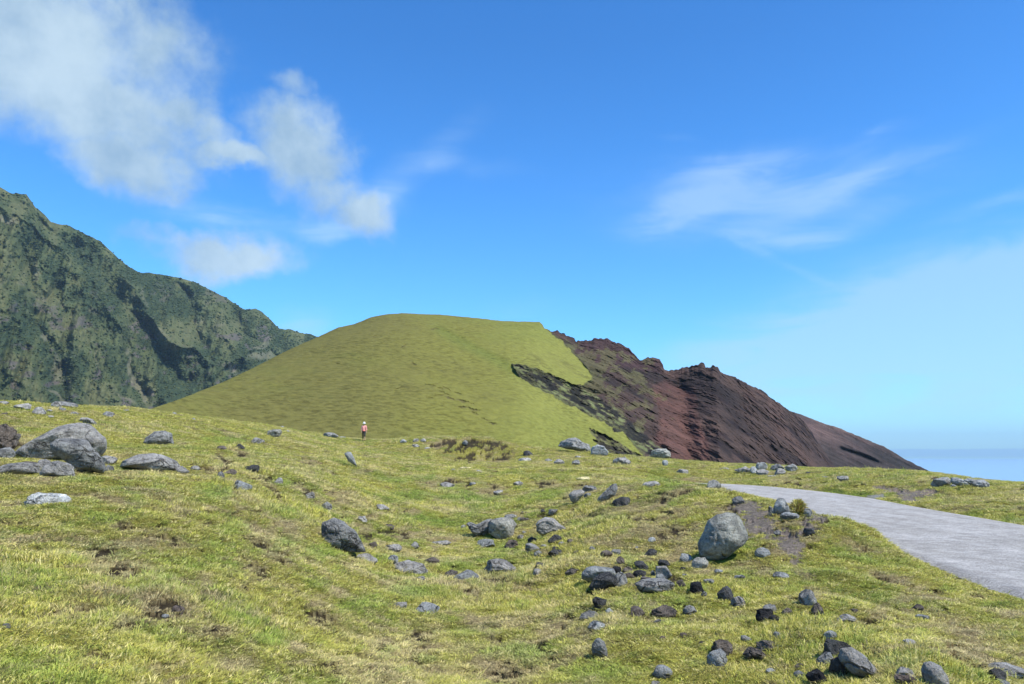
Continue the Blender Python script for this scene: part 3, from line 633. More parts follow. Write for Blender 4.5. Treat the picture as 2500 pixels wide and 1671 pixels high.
def build_shoulder():
    """the second, farther red-brown shoulder running down to the sea"""
    pts = cr([(900, 330), (1300, 420), (1500, 520), (1550, 540), (1600, 555), (1700, 595), (1820, 635), (1950, 690), (2050, 730), (2150, 790), (2250, 840), (2310, 865), (2400, 930), (2500, 1010)], 1200, 750, K5)
    rp = np.array(pts); ra, rs = pix(rp[:, 0], rp[:, 1]); a = np.linspace(ra[0], ra[-1], 620); srid = np.interp(a, ra, rs) + .0007 * fbm(a * 220, a * 0, o=3, seed=5)
    rr_ = np.linspace(560, 640, a.size); rb_ = np.linspace(400, 520, a.size); t = np.linspace(0, 1, 260)[:, None]
    zr = EYE + srid * rr_; zb = -75.0; R = rb_ + (rr_ - rb_) * t; Z = zb + (zr - zb) * t; Sx = (Z - EYE) / R; A = np.broadcast_to(a, R.shape)
    X, Y = R * np.sin(A), R * np.cos(A); px, py = unpix(X, Y, Z)
    q = Z + .5 * X; nq = fbm(q / 10, X / 100, o=4, seed=3); n2 = fbm(X / 14, Z / 10, o=4, seed=6)
    led = np.exp(-((py - (1098 + (px - 2060) * .36 + 4 * n2)) / 5) ** 2) * sst(2040, 2060, px) * (1 - sst(2120, 2160, px))
    dr = 4 * nq + 3 * n2 + 9 * led; R = R + dr * (sst(0, .04, 1 - t) * .9 + .1); Z = EYE + Sx * R; X, Y = R * np.sin(A), R * np.cos(A)
    C = np.broadcast_to(S(100, 82, 76), X.shape + (3,)).copy(); C = lerpc(C, S(70, 62, 60), sst(0, .4, nq)); C = lerpc(C, S(52, 50, 48), .8 * sst(1060, 1130, py + 30 * n2 - (px - 2100) * .1))
    C = lerpc(C, S(40, 40, 40), .85 * led)
    tb = np.linspace(0, 1, 16)[1:, None]; Rb = rr_ + tb * 220 + (R[-1] - rr_); Zb = Z[-1] + (-75 - Z[-1]) * tb; P = np.concatenate([np.stack([X, Y, Z], -1), np.stack([Rb * np.sin(a), Rb * np.cos(a), Zb], -1)], 0)
    C = np.concatenate([C, np.repeat(C[-1:], 15, 0)], 0)
    o = grid_mesh('headland', P, C, M_hill, extra={'grass': np.zeros(P.shape[:2])}); tag(o, kind='structure')
build_shoulder()

# ------------------------------------------------------------------ mountain
MT = {}
def build_mountain():
    pts = cr([(-2600, -1000), (-900, -420), (-300, -110), (0, 50), (80, 90), (170, 90), (230, 180), (290, 220), (330, 270), (450, 300), (550, 350), (640, 390), (700, 440), (770, 510), (850, 570), (900, 595), (1000, 608), (1150, 630), (1280, 670),
              (1400, 730), (1480, 770), (1580, 840), (1660, 835), (1700, 855), (1760, 910), (1815, 970), (1870, 965), (1930, 985), (2000, 1000), (2060, 1015), (2200, 1100), (2500, 1250), (2900, 1400)], 0, 440, K6)
    rp = np.array(pts); ra, rs = pix(rp[:, 0], rp[:, 1]); a = np.linspace(ra[0], ra[-1], 1100)
    srid = np.interp(a, ra, rs) + .0012 * fbm(a * 140, a * 0, o=4, seed=5)
    rr_ = 1500 + 900 * (a - ra[0]) / (ra[-1] - ra[0]); rb_ = 620 + 700 * (a - ra[0]) / (ra[-1] - ra[0])
    t = np.linspace(0, 1, 520)[:, None]; zr = EYE + srid * rr_; zb = -20.
    R = rb_ + (rr_ - rb_) * t; Z = zb + (zr - zb) * (.25 * t + .75 * t ** 1.35); Sx = (Z - EYE) / R; Sx = np.maximum.accumulate(Sx, 0); A = np.broadcast_to(a, R.shape)
    Z = EYE + Sx * R; X, Y = R * np.sin(A), R * np.cos(A); px, py = unpix(X, Y, Z)
    qx, qy = px * K6, (py - 440) * K6                                    # crop coordinates used for tracing
    wx = qx + 50 * fbm(qx / 160, qy / 160, o=3, seed=7); wy = qy + 50 * fbm(qx / 160, qy / 160, o=3, seed=8)
    dr = 0
    def vline(P, w, amp, side=1.0):
        """valley (amp>0) or spur (amp<0) along a traced line"""
        d = np.full(px.shape, 1e9); P = np.array(P, float)
        for i in range(len(P) - 1):
            (x1, y1), (x2, y2) = P[i], P[i + 1]; dx, dy = x2 - x1, y2 - y1; tt = np.clip(((wx - x1) * dx + (wy - y1) * dy) / (dx * dx + dy * dy), 0, 1)
            d = np.minimum(d, np.hypot(wx - x1 - tt * dx, wy - y1 - tt * dy))
        return amp * np.exp(-(d / w))
    dr = dr + vline([(-100, 60), (120, 180), (300, 270), (500, 470), (640, 620), (780, 760), (880, 880), (960, 980), (1080, 1150), (1200, 1300)], 110, 140)
    dr = dr + vline([(-200, 100), (0, 190), (220, 330), (420, 470), (600, 690), (760, 930), (800, 1000)], 80, -130)
    dr = dr + vline([(830, 640), (900, 760), (960, 870), (1060, 980), (1200, 1080), (1400, 1240)], 60, -130)
    dr = dr + vline([(1180, 700), (1260, 900), (1330, 1100), (1420, 1250)], 70, 130)
    dr = dr + vline([(1400, 740), (1440, 900), (1480, 1050), (1600, 1180)], 60, -90)
    dr = dr + vline([(1560, 850), (1600, 960), (1700, 1050), (1800, 1120)], 50, 80)
    dr = dr + vline([(1815, 970), (1750, 1030), (1640, 1090), (1500, 1190), (1400, 1290)], 50, -90)
    dr = dr + vline([(380, 700), (420, 900), (400, 1150), (420, 1400)], 70, 80) + vline([(820, 1000), (860, 1200), (960, 1480)], 60, 90) + vline([(150, 500), (220, 800), (330, 1100), (400, 1330)], 60, 80)
    dr = dr * .8 + 62 * fbm(px / 60 + py / 200, py / 210, o=5, seed=20, ridged=True) + 22 * fbm(px / 18, py / 22, o=4, seed=25)
    R = R - 40 + dr * (sst(0, .10, 1 - t) * .8 + .2) ; Z = EYE + Sx * R; X, Y = R * np.sin(A), R * np.cos(A)
    n1 = fbm(qx / 120, qy / 200, o=5, seed=30); n2 = fbm(qx / 30, qy / 34, o=4, seed=31)
    C = np.broadcast_to(S(80, 86, 56), X.shape + (3,)).copy(); C = lerpc(C, S(58, 69, 48), sst(-.25, .25, n1 + .5 * n2)); C = lerpc(C, S(104, 102, 70), .5 * sst(.15, .5, -n1 + .4 * n2))
    bare = np.zeros(px.shape)
    for (x, y, rx, ry, an, w) in [(50, 270, 90, 26, 28, 1), (215, 600, 36, 90, 0, .7), (290, 1020, 34, 60, 0, .8), (380, 1220, 34, 120, -8, .7), (820, 1110, 30, 30, 0, .8), (850, 1200, 22, 80, -10, .8), (900, 1350, 24, 130, -16, 1), (330, 450, 20, 60, 0, .4), (1300, 900, 60, 14, 10, .5),
                                   (600, 850, 60, 20, 0, .5), (370, 1390, 120, 22, 36, .9), (800, 1430, 90, 20, 25, .8), (1690, 1130, 120, 40, -20, .8), (1500, 1230, 100, 30, 20, .8), (1700, 1060, 120, 24, -22, .7), (1050, 960, 120, 14, 35, .6), (920, 760, 16, 100, -22, .5), (1750, 1180, 60, 20, -20, .8), (640, 1180, 20, 120, 10, .4), (1160, 1080, 80, 30, 10, .5), (1450, 960, 60, 14, 10, .5)]:
        c_, s_ = math.cos(math.radians(an)), math.sin(math.radians(an)); dx, dy = wx - x, wy - y
        bare = np.maximum(bare, w * sst(0, .7, 1 - np.sqrt(((dx * c_ + dy * s_) / rx) ** 2 + ((-dx * s_ + dy * c_) / ry) ** 2) + .3 * n2))
    C = lerpc(C, S(124, 118, 96), .7 * bare); C = lerpc(C, S(96, 84, 86), .6 * sst(.3, .55, fbm(qx / 90, qy / 60, o=3, seed=37)) * sst(500, 1000, qy))
    tb = np.linspace(0, 1, 12)[1:, None]; Rb = rr_ + tb * 900 + (R[-1] - rr_); Zb = Z[-1] + (-70 - Z[-1]) * tb
    P = np.concatenate([np.stack([X, Y, Z], -1), np.stack([Rb * np.sin(a), Rb * np.cos(a), Zb], -1)], 0); Cc = np.concatenate([C, np.repeat(C[-1:], 11, 0)], 0)
    o = grid_mesh('mountain', P, Cc, M_mtn); tag(o, kind='structure')
    MT.update(P=np.stack([X, Y, Z], -1), bare=bare, n1=n1, n2=n2, px=px, py=py, qy=qy)
build_mountain()

# ------------------------------------------------------------------ scattering (stuff): points with instanced clumps
def scatter(name, pts, rot, scl, idx, colr, protos, mat):
    me = bpy.data.meshes.new(name); n = len(pts); me.vertices.add(n); me.vertices.foreach_set('co', pts.astype(np.float32).reshape(-1))
    at = me.attributes.new('rot', 'FLOAT_VECTOR', 'POINT'); at.data.foreach_set('vector', rot.astype(np.float32).reshape(-1))
    at = me.attributes.new('scl', 'FLOAT_VECTOR', 'POINT'); at.data.foreach_set('vector', scl.astype(np.float32).reshape(-1))
    at = me.attributes.new('pick', 'INT', 'POINT'); at.data.foreach_set('value', idx.astype(np.int32))
    at = me.attributes.new('tcol', 'FLOAT_COLOR', 'POINT'); c = np.ones((n, 4), np.float32); c[:, :3] = colr; at.data.foreach_set('color', c.reshape(-1))
    me.update(); me.materials.append(mat)
    o = bpy.data.objects.new(name, me); COL.objects.link(o)
    pc = bpy.data.collections.new(name + ' clumps')
    for p in protos: pc.objects.link(p)
    ng = bpy.data.node_groups.new(name, 'GeometryNodeTree')
    ng.interface.new_socket('Geometry', in_out='INPUT', socket_type='NodeSocketGeometry'); ng.interface.new_socket('Geometry', in_out='OUTPUT', socket_type='NodeSocketGeometry')
    gi, go = ng.nodes.new('NodeGroupInput'), ng.nodes.new('NodeGroupOutput'); ip = ng.nodes.new('GeometryNodeInstanceOnPoints'); ci = ng.nodes.new('GeometryNodeCollectionInfo')
    ci.inputs['Collection'].default_value = pc; ci.inputs['Separate Children'].default_value = True; ci.inputs['Reset Children'].default_value = True
    ip.inputs['Pick Instance'].default_value = True
    def na(nm, ty):
        q = ng.nodes.new('GeometryNodeInputNamedAttribute'); q.data_type = ty; q.inputs['Name'].default_value = nm; return q.outputs['Attribute']
    er = ng.nodes.new('FunctionNodeEulerToRotation'); ng.links.new(na('rot', 'FLOAT_VECTOR'), er.inputs[0])
    ng.links.new(gi.outputs[0], ip.inputs['Points']); ng.links.new(ci.outputs[0], ip.inputs['Instance']); ng.links.new(na('pick', 'INT'), ip.inputs['Instance Index'])
    ng.links.new(er.outputs[0], ip.inputs['Rotation']); ng.links.new(na('scl', 'FLOAT_VECTOR'), ip.inputs['Scale']); ng.links.new(ip.outputs[0], go.inputs[0])
    md = o.modifiers.new('scatter', 'NODES'); md.node_group = ng
    return o

def tuft(seed, n, spread, ln, wd, lean, flat=0):
    rng = random.Random(seed); V, Fc = [], []
    for i in range(n):
        an = rng.uniform(0, 6.283); rad = spread * math.sqrt(rng.random()); bx, by = rad * math.cos(an), rad * math.sin(an)
        d = an + rng.uniform(-1.3, 1.3); L = ln * rng.uniform(.5, 1.15); le = lean * rng.uniform(.3, 1.5); w = wd * rng.uniform(.7, 1.3)
        fa = rng.uniform(0, 6.283); tx, ty = math.cos(fa) * w / 2, math.sin(fa) * w / 2
        b = len(V)
        mx, my, mz = bx + math.cos(d) * L * le * .35, by + math.sin(d) * L * le * .35, L * .6
        ex, ey, ez = bx + math.cos(d) * L * le, by + math.sin(d) * L * le, L * (1 - .35 * le * le)
        V += [(bx - tx, by - ty, -.01), (bx + tx, by + ty, -.01), (mx + tx * .8, my + ty * .8, mz), (mx - tx * .8, my - ty * .8, mz), (ex, ey, max(ez, .004))]
        Fc += [(b, b + 1, b + 2, b + 3), (b + 3, b + 2, b + 4)]
    return tri_mesh('grass_clump', V, Fc, [M_grass], smooth=False, link=False)

ROCK_FOOT = []   # filled by the rocks: (x, y, radius)

# ------------------------------------------------------------------ rocks
_ico = {}
def ico(k):
    if k not in _ico:
        bm = bmesh.new(); bmesh.ops.create_icosphere(bm, subdivisions=k, radius=1); bm.verts.ensure_lookup_table()
        _ico[k] = (np.array([v.co[:] for v in bm.verts]), [tuple(v.index for v in f.verts) for f in bm.faces]); bm.free()
    return _ico[k]

def rock_shape(seed, sub=4, rough=.16, facets=9, outline=None, pits=0.0):
    V, Fc = ico(sub); rng = np.random.RandomState(seed); p = V.copy()
    for i in range(facets + 3):
        n = rng.normal(size=3); n /= np.linalg.norm(n); o = rng.uniform(.55, .88); q = p @ n; m = q > o
        p[m] -= np.outer(q[m] - o, n) * .97
    s = seed * 3.7 % 91
    d = rough * fbm(V[:, 0] * 1.5 + s, V[:, 1] * 1.5, V[:, 2] * 1.5, o=3, seed=seed % 50) + rough * .35 * fbm(V[:, 0] * 4.5 + s, V[:, 1] * 4.5, V[:, 2] * 4.5, o=3, seed=seed % 50 + 5)
    crk = fbm(V[:, 0] * 2.3 + s, V[:, 1] * 2.3, V[:, 2] * 2.3, o=3, seed=seed % 50 + 31); d = d - .10 * np.exp(-(crk / .05) ** 2)
    if pits: d = d + pits * np.abs(fbm(V[:, 0] * 6 + s, V[:, 1] * 6, V[:, 2] * 6, o=2, seed=seed % 50 + 9)) - pits * .3
    p = p * (1 + d)[:, None]
    if outline is not None:
        O = np.array(outline, float); th = np.arctan2(O[:, 1], O[:, 0]); rr = np.hypot(O[:, 0], O[:, 1]); i = np.argsort(th); th, rr = th[i], rr[i]
        T = np.linspace(-math.pi, math.pi, 181)
        # radius of the closed polygon along each direction (linear in x,z between corners)
        P2 = np.stack([rr * np.cos(th), rr * np.sin(th)], 1); RR = np.zeros_like(T)
        for j, t in enumerate(T):
            k = np.searchsorted(th, t) % len(th); a_, b_ = P2[k - 1], P2[k]; dd = np.array([math.cos(t), math.sin(t)])
            e = b_ - a_; den = dd[0] * e[1] - dd[1] * e[0]; RR[j] = (a_[0] * e[1] - a_[1] * e[0]) / den if abs(den) > 1e-9 else rr[k]
        vt = np.arctan2(V[:, 2], V[:, 0]); k = np.interp(vt, T, RR); xz = np.hypot(p[:, 0], p[:, 2]); base = np.hypot(V[:, 0], V[:, 2]) + 1e-9
        f = .55 + .45 * xz / base
        p = np.stack([V[:, 0] * k * f, p[:, 1], V[:, 2] * k * f], 1)
        return p, Fc
    lo, hi = p.min(0), p.max(0); p = (p - (lo + hi) / 2) / ((hi - lo) / 2)
    return p, Fc

TONE = {'g': (.215, .208, .195), 'b': (.205, .215, .215), 'd': (.062, .062, .062), 'k': (.022, .022, .024), 'n': (.14, .118, .10), 'p': (.27, .28, .28), 'w': (.62, .64, .62), 'v': (.20, .20, .178), 'r': (.15, .12, .105), 'm': (.165, .166, .16), 'y': (.62, .55, .30)}
def place_rock(x, yb, w, h, tone, label, seed, outline=None, name='rock', cat='rock', group='rocks scattered over the grass slope', bury=.28, depth=.8, rough=.17, facets=9, sub=None, lean=0.0, pits=.0, top=None):
    X, Y, Z, r = ray_ground(x, yb); mpp = r / F * 1.03
    W, H = w * mpp, h * mpp; D = W * depth
    if W < .35 * H: D = H * .6
    if sub is None: sub = 5 if w > 40 else (4 if w > 18 else 3)
    p, Fc = rock_shape(seed, sub, rough, facets, None if outline is None else [((ox - x) / (w / 2), (yb - oy) / (h / 2) - 1) for ox, oy in outline], pits)
    a = math.atan2(X, Y)
    if outline is None:
        p = p * np.array([W / 2, D / 2, H * (1 + bury) / 2])
        if lean: p[:, 0] += p[:, 2] * lean
        cz = H - H * (1 + bury) / 2 - .04 * H
    else:
        p = p * np.array([W / 2, D / 2, H / 2]); low = p[:, 2] < 0; p[low, 2] *= 1 + bury; cz = H / 2
    rng = random.Random(seed)
    if outline is None:
        rz = rng.uniform(-.25, .25); c, s = math.cos(rz), math.sin(rz); p = np.stack([p[:, 0] * c - p[:, 1] * s, p[:, 0] * s + p[:, 1] * c, p[:, 2]], 1)
    o = tri_mesh(name, p, Fc, [M_rock])
    fw = D * .32
    o.location = (X + math.sin(a) * fw, Y + math.cos(a) * fw, Z + cz); o.rotation_euler = (0, 0, -a)
    t = TONE[tone]; k = rng.uniform(.88, 1.12) * (1.8 if tone in 'gbvm' else 1.3); o.color = (t[0] * k * 1.04, t[1] * k, t[2] * k * .93, 1)
    tag(o, label, cat, group); ROCK_FOOT.append((o.location.x, o.location.y, W * .42, D * .42))
    return o

BG = 'large boulders sunk in the turf'
def cA(pts): return cr(pts, 0, 960, 4.692)
def cC(pts): return cr(pts, 950, 1040, 4.692)
def c3(pts): return cr(pts, 1350, 1150, 3.01)
def c4(pts): return cr(pts, 1900, 1150, 3.01)
HERO = [  # outline, tone, label, options
    (cA([(310, 690), (350, 640), (480, 550), (600, 470), (720, 410), (850, 383), (960, 395), (1010, 440), (1040, 500), (1085, 560), (1100, 620), (1085, 700), (1040, 750), (640, 770), (400, 750)]), 'g', 'biggest grey boulder on the left, humped back behind a smaller dark-edged one', dict(bury=.1, sub=5, facets=7, rough=.13, depth=.6)),
    (cA([(640, 640), (680, 590), (780, 570), (900, 565), (980, 590), (1050, 700), (1100, 780), (1145, 870), (1130, 915), (1000, 905), (870, 900), (790, 830), (670, 750), (640, 700)]), 'm', 'dark grey boulder leaning on the front of the biggest left boulder', dict(bury=.1, sub=5, facets=9, rough=.16, depth=.7)),
    (cA([(-60, 900), (0, 870), (100, 830), (220, 815), (360, 828), (425, 880), (435, 935), (250, 935), (-60, 930)]), 'g', 'low grey boulder cut by the left edge of the photo', dict(sub=4, facets=5, rough=.12)),
    (cA([(490, 940), (520, 870), (580, 820), (650, 805), (730, 825), (800, 870), (810, 945), (650, 960)]), 'g', 'rounded pale grey boulder in front of the biggest left boulder', dict(sub=4, facets=5)),
    (cA([(1395, 855), (1470, 790), (1600, 720), (1750, 697), (1850, 720), (1920, 775), (1990, 800), (2030, 870), (2020, 895), (1850, 905), (1700, 900), (1550, 885)]), 'g', 'long flat-topped grey boulder right of the biggest left boulder', dict(bury=.12, sub=5, facets=5, rough=.1, depth=.6)),
    (cA([(1675, 570), (1700, 520), (1770, 455), (1860, 447), (1930, 470), (1970, 530), (1990, 580), (1830, 590)]), 'm', 'dark dome-shaped boulder up the slope behind the long flat-topped one', dict(sub=4, facets=5)),
    (cr([(85, 665), (150, 640), (205, 655), (262, 705), (300, 765), (325, 812), (260, 818), (160, 815), (100, 790), (85, 730)], 750, 1000, 2.336), 'm', 'dark speckled grey boulder arching down the middle of the left bank', dict(sub=5, facets=4, rough=.12, bury=.1)),
    (cC([(1120, 1150), (1160, 1100), (1290, 1078), (1380, 1070), (1440, 1095), (1475, 1150), (1450, 1220), (1430, 1290), (1330, 1310), (1200, 1290), (1125, 1240)]), 'v', 'broad pale grey boulder at the bottom of the central hollow', dict(sub=5, facets=7, rough=.12, bury=.1)),
    (cC([(885, 1140), (930, 1120), (1000, 1150), (1110, 1095), (1160, 1090), (1170, 1200), (1120, 1260), (1000, 1280), (950, 1230)]), 'm', 'rough pitted boulder joined to the left of the broad pale one', dict(sub=5, facets=5, rough=.26, bury=.1, pits=.15)),
    (cC([(1655, 1140), (1700, 1100), (1790, 1066), (1880, 1080), (1950, 1130), (2055, 1195), (1990, 1215), (1860, 1215), (1760, 1265), (1700, 1225)]), 'g', 'wedge-shaped grey boulder with grass on its right foot in the hollow', dict(sub=5, facets=6, rough=.12, bury=.1)),
    (c3([(1083, 560), (1125, 485), (1160, 400), (1215, 350), (1290, 330), (1352, 350), (1395, 400), (1432, 480), (1438, 525), (1405, 580), (1335, 625), (1260, 662), (1200, 675), (1145, 675), (1092, 640)]), 'v', 'tall smooth egg-shaped boulder standing alone left of the road', dict(sub=5, facets=3, rough=.07, bury=.05, depth=.9)),
    (c3([(205, 770), (240, 735), (310, 712), (380, 720), (440, 735), (456, 770), (430, 800), (300, 820), (220, 800)]), 'b', 'smooth bluish slab behind the broken black-faced rock', dict(sub=4, facets=5, rough=.1)),
    (c3([(256, 865), (290, 815), (350, 775), (420, 760), (462, 800), (465, 850), (380, 882), (300, 882)]), 'd', 'broken rock with a black fractured face at the centre right', dict(sub=5, facets=8, rough=.2, bury=.1)),
    (c3([(610, 850), (660, 825), (750, 812), (830, 815), (880, 840), (905, 885), (800, 900), (640, 895)]), 'g', 'wide low dome of grey rock barely out of the grass', dict(sub=4, facets=3, rough=.1, bury=.4)),
    (c4([(468, 1420), (500, 1370), (560, 1358), (640, 1405), (700, 1468), (737, 1528), (650, 1535), (550, 1505), (490, 1460)]), 'g', 'largest pointed grey rock of the bottom right cluster', dict(sub=5, facets=8, rough=.16, bury=.1)),
    (c4([(1080, 1520), (1095, 1465), (1140, 1452), (1200, 1475), (1245, 1540), (1250, 1590), (1110, 1590)]), 'g', 'grey boulder cut by the bottom edge near the right corner', dict(sub=4, facets=6, rough=.12)),
    (c3([(283, 1330), (292, 1290), (320, 1255), (345, 1245), (385, 1280), (403, 1325), (398, 1365), (340, 1372), (290, 1360)]), 'm', 'upright pitted dark rock alone at the bottom centre', dict(sub=5, facets=7, rough=.22, bury=.1, pits=.1)),
    (cr([(30, 165), (70, 130), (115, 135), (150, 160), (190, 190), (160, 205), (60, 190)], 1360, 1050, 1.0 * 1.4), 'g', 'PLACEHOLDER', None),
    (cr([(1937, 235), (1960, 180), (2050, 140), (2140, 135), (2220, 185), (2300, 215), (2330, 290), (2240, 305), (2080, 270)], 950, 1040, 4.692), 'm', 'long craggy dark boulder on the skyline below the green flank', dict(sub=5, facets=5, rough=.24, bury=.15, pits=.1)),
    (cr([(165, 190), (180, 125), (230, 100), (300, 125), (345, 170), (340, 200), (260, 208)], 1400, 1060, 3.91), 'b', 'smooth bluish boulder touching the right end of the craggy skyline one', dict(sub=4, facets=5, rough=.12)),
    (cr([(722, 205), (760, 150), (820, 132), (890, 128), (925, 160), (930, 210), (850, 228), (760, 218)], 1400, 1060, 3.91), 'v', 'greenish ribbed boulder on the skyline in front of the red cliff', dict(sub=5, facets=6, rough=.14, bury=.1)),
    (cr([(222, 650), (240, 610), (300, 555), (370, 490), (415, 480), (430, 530), (395, 590), (300, 645)], 1400, 1060, 3.91), 'm', 'long slanting slab of rock poking out of the right bank', dict(sub=5, facets=6, rough=.14, bury=.1, depth=.5)),
    (cC([(2058, 800), (2110, 745), (2190, 735), (2250, 765), (2210, 830), (2120, 892), (2080, 860)]), 'g', 'smooth grey rock at the left end of the right bank', dict(sub=4, facets=5, rough=.1, bury=.1)),
    (c3([(1625, 310), (1635, 240), (1660, 212), (1700, 215), (1735, 260), (1740, 315), (1680, 322)]), 'b', 'upright bluish rock beside the tussock at the road edge', dict(sub=4, facets=8, rough=.2, bury=.1)),
    (cr([(925, 1220), (960, 1165), (1050, 1145), (1110, 1140), (1135, 1175), (1130, 1220), (1040, 1245), (960, 1250)], 2100, 950, 5.2275), 'm', 'dark boulder left of the pale pair beyond the road', dict(sub=4, facets=6)),
    (cr([(1180, 1200), (1190, 1150), (1250, 1148), (1330, 1180), (1400, 1210), (1380, 1245), (1250, 1235)], 2100, 950, 5.2275), 'p', 'streaked pale rock between its two neighbours beyond the road', dict(sub=4, facets=7, rough=.24)),
    (cr([(1345, 1180), (1400, 1155), (1480, 1175), (1560, 1180), (1610, 1220), (1605, 1275), (1470, 1280), (1420, 1240)], 2100, 950, 5.2275), 'p', 'rightmost layered pale boulder beyond the road', dict(sub=5, facets=7, rough=.26, bury=.1)),
    (cr([(185, 1310), (250, 1270), (320, 1300), (370, 1280), (330, 1330)], 0, 960, 4.692), 'g', 'PLACEHOLDER', None),
    (cA([(915, 320), (935, 290), (1000, 285), (1050, 310), (1092, 350), (1080, 368), (950, 358)]), 'g', 'tilted flat grey slab alone above the biggest left boulder', dict(sub=4, facets=6, bury=.05)),
    (cr([(930, 300), (960, 250), (1010, 230), (1095, 232), (1112, 270), (1080, 310), (990, 328)], 450, 1000, 4.692), 'v', 'blocky greenish boulder left of the walker', dict(sub=4, facets=7, bury=.05)),
    (cr([(1830, 515), (1870, 493), (1905, 500), (1940, 560), (1965, 620), (1990, 655), (1940, 635), (1880, 600)], 450, 1000, 4.692), 'b', 'narrow leaning bluish stone below the walker', dict(sub=4, facets=5, rough=.1, bury=.1, depth=.6)),
]
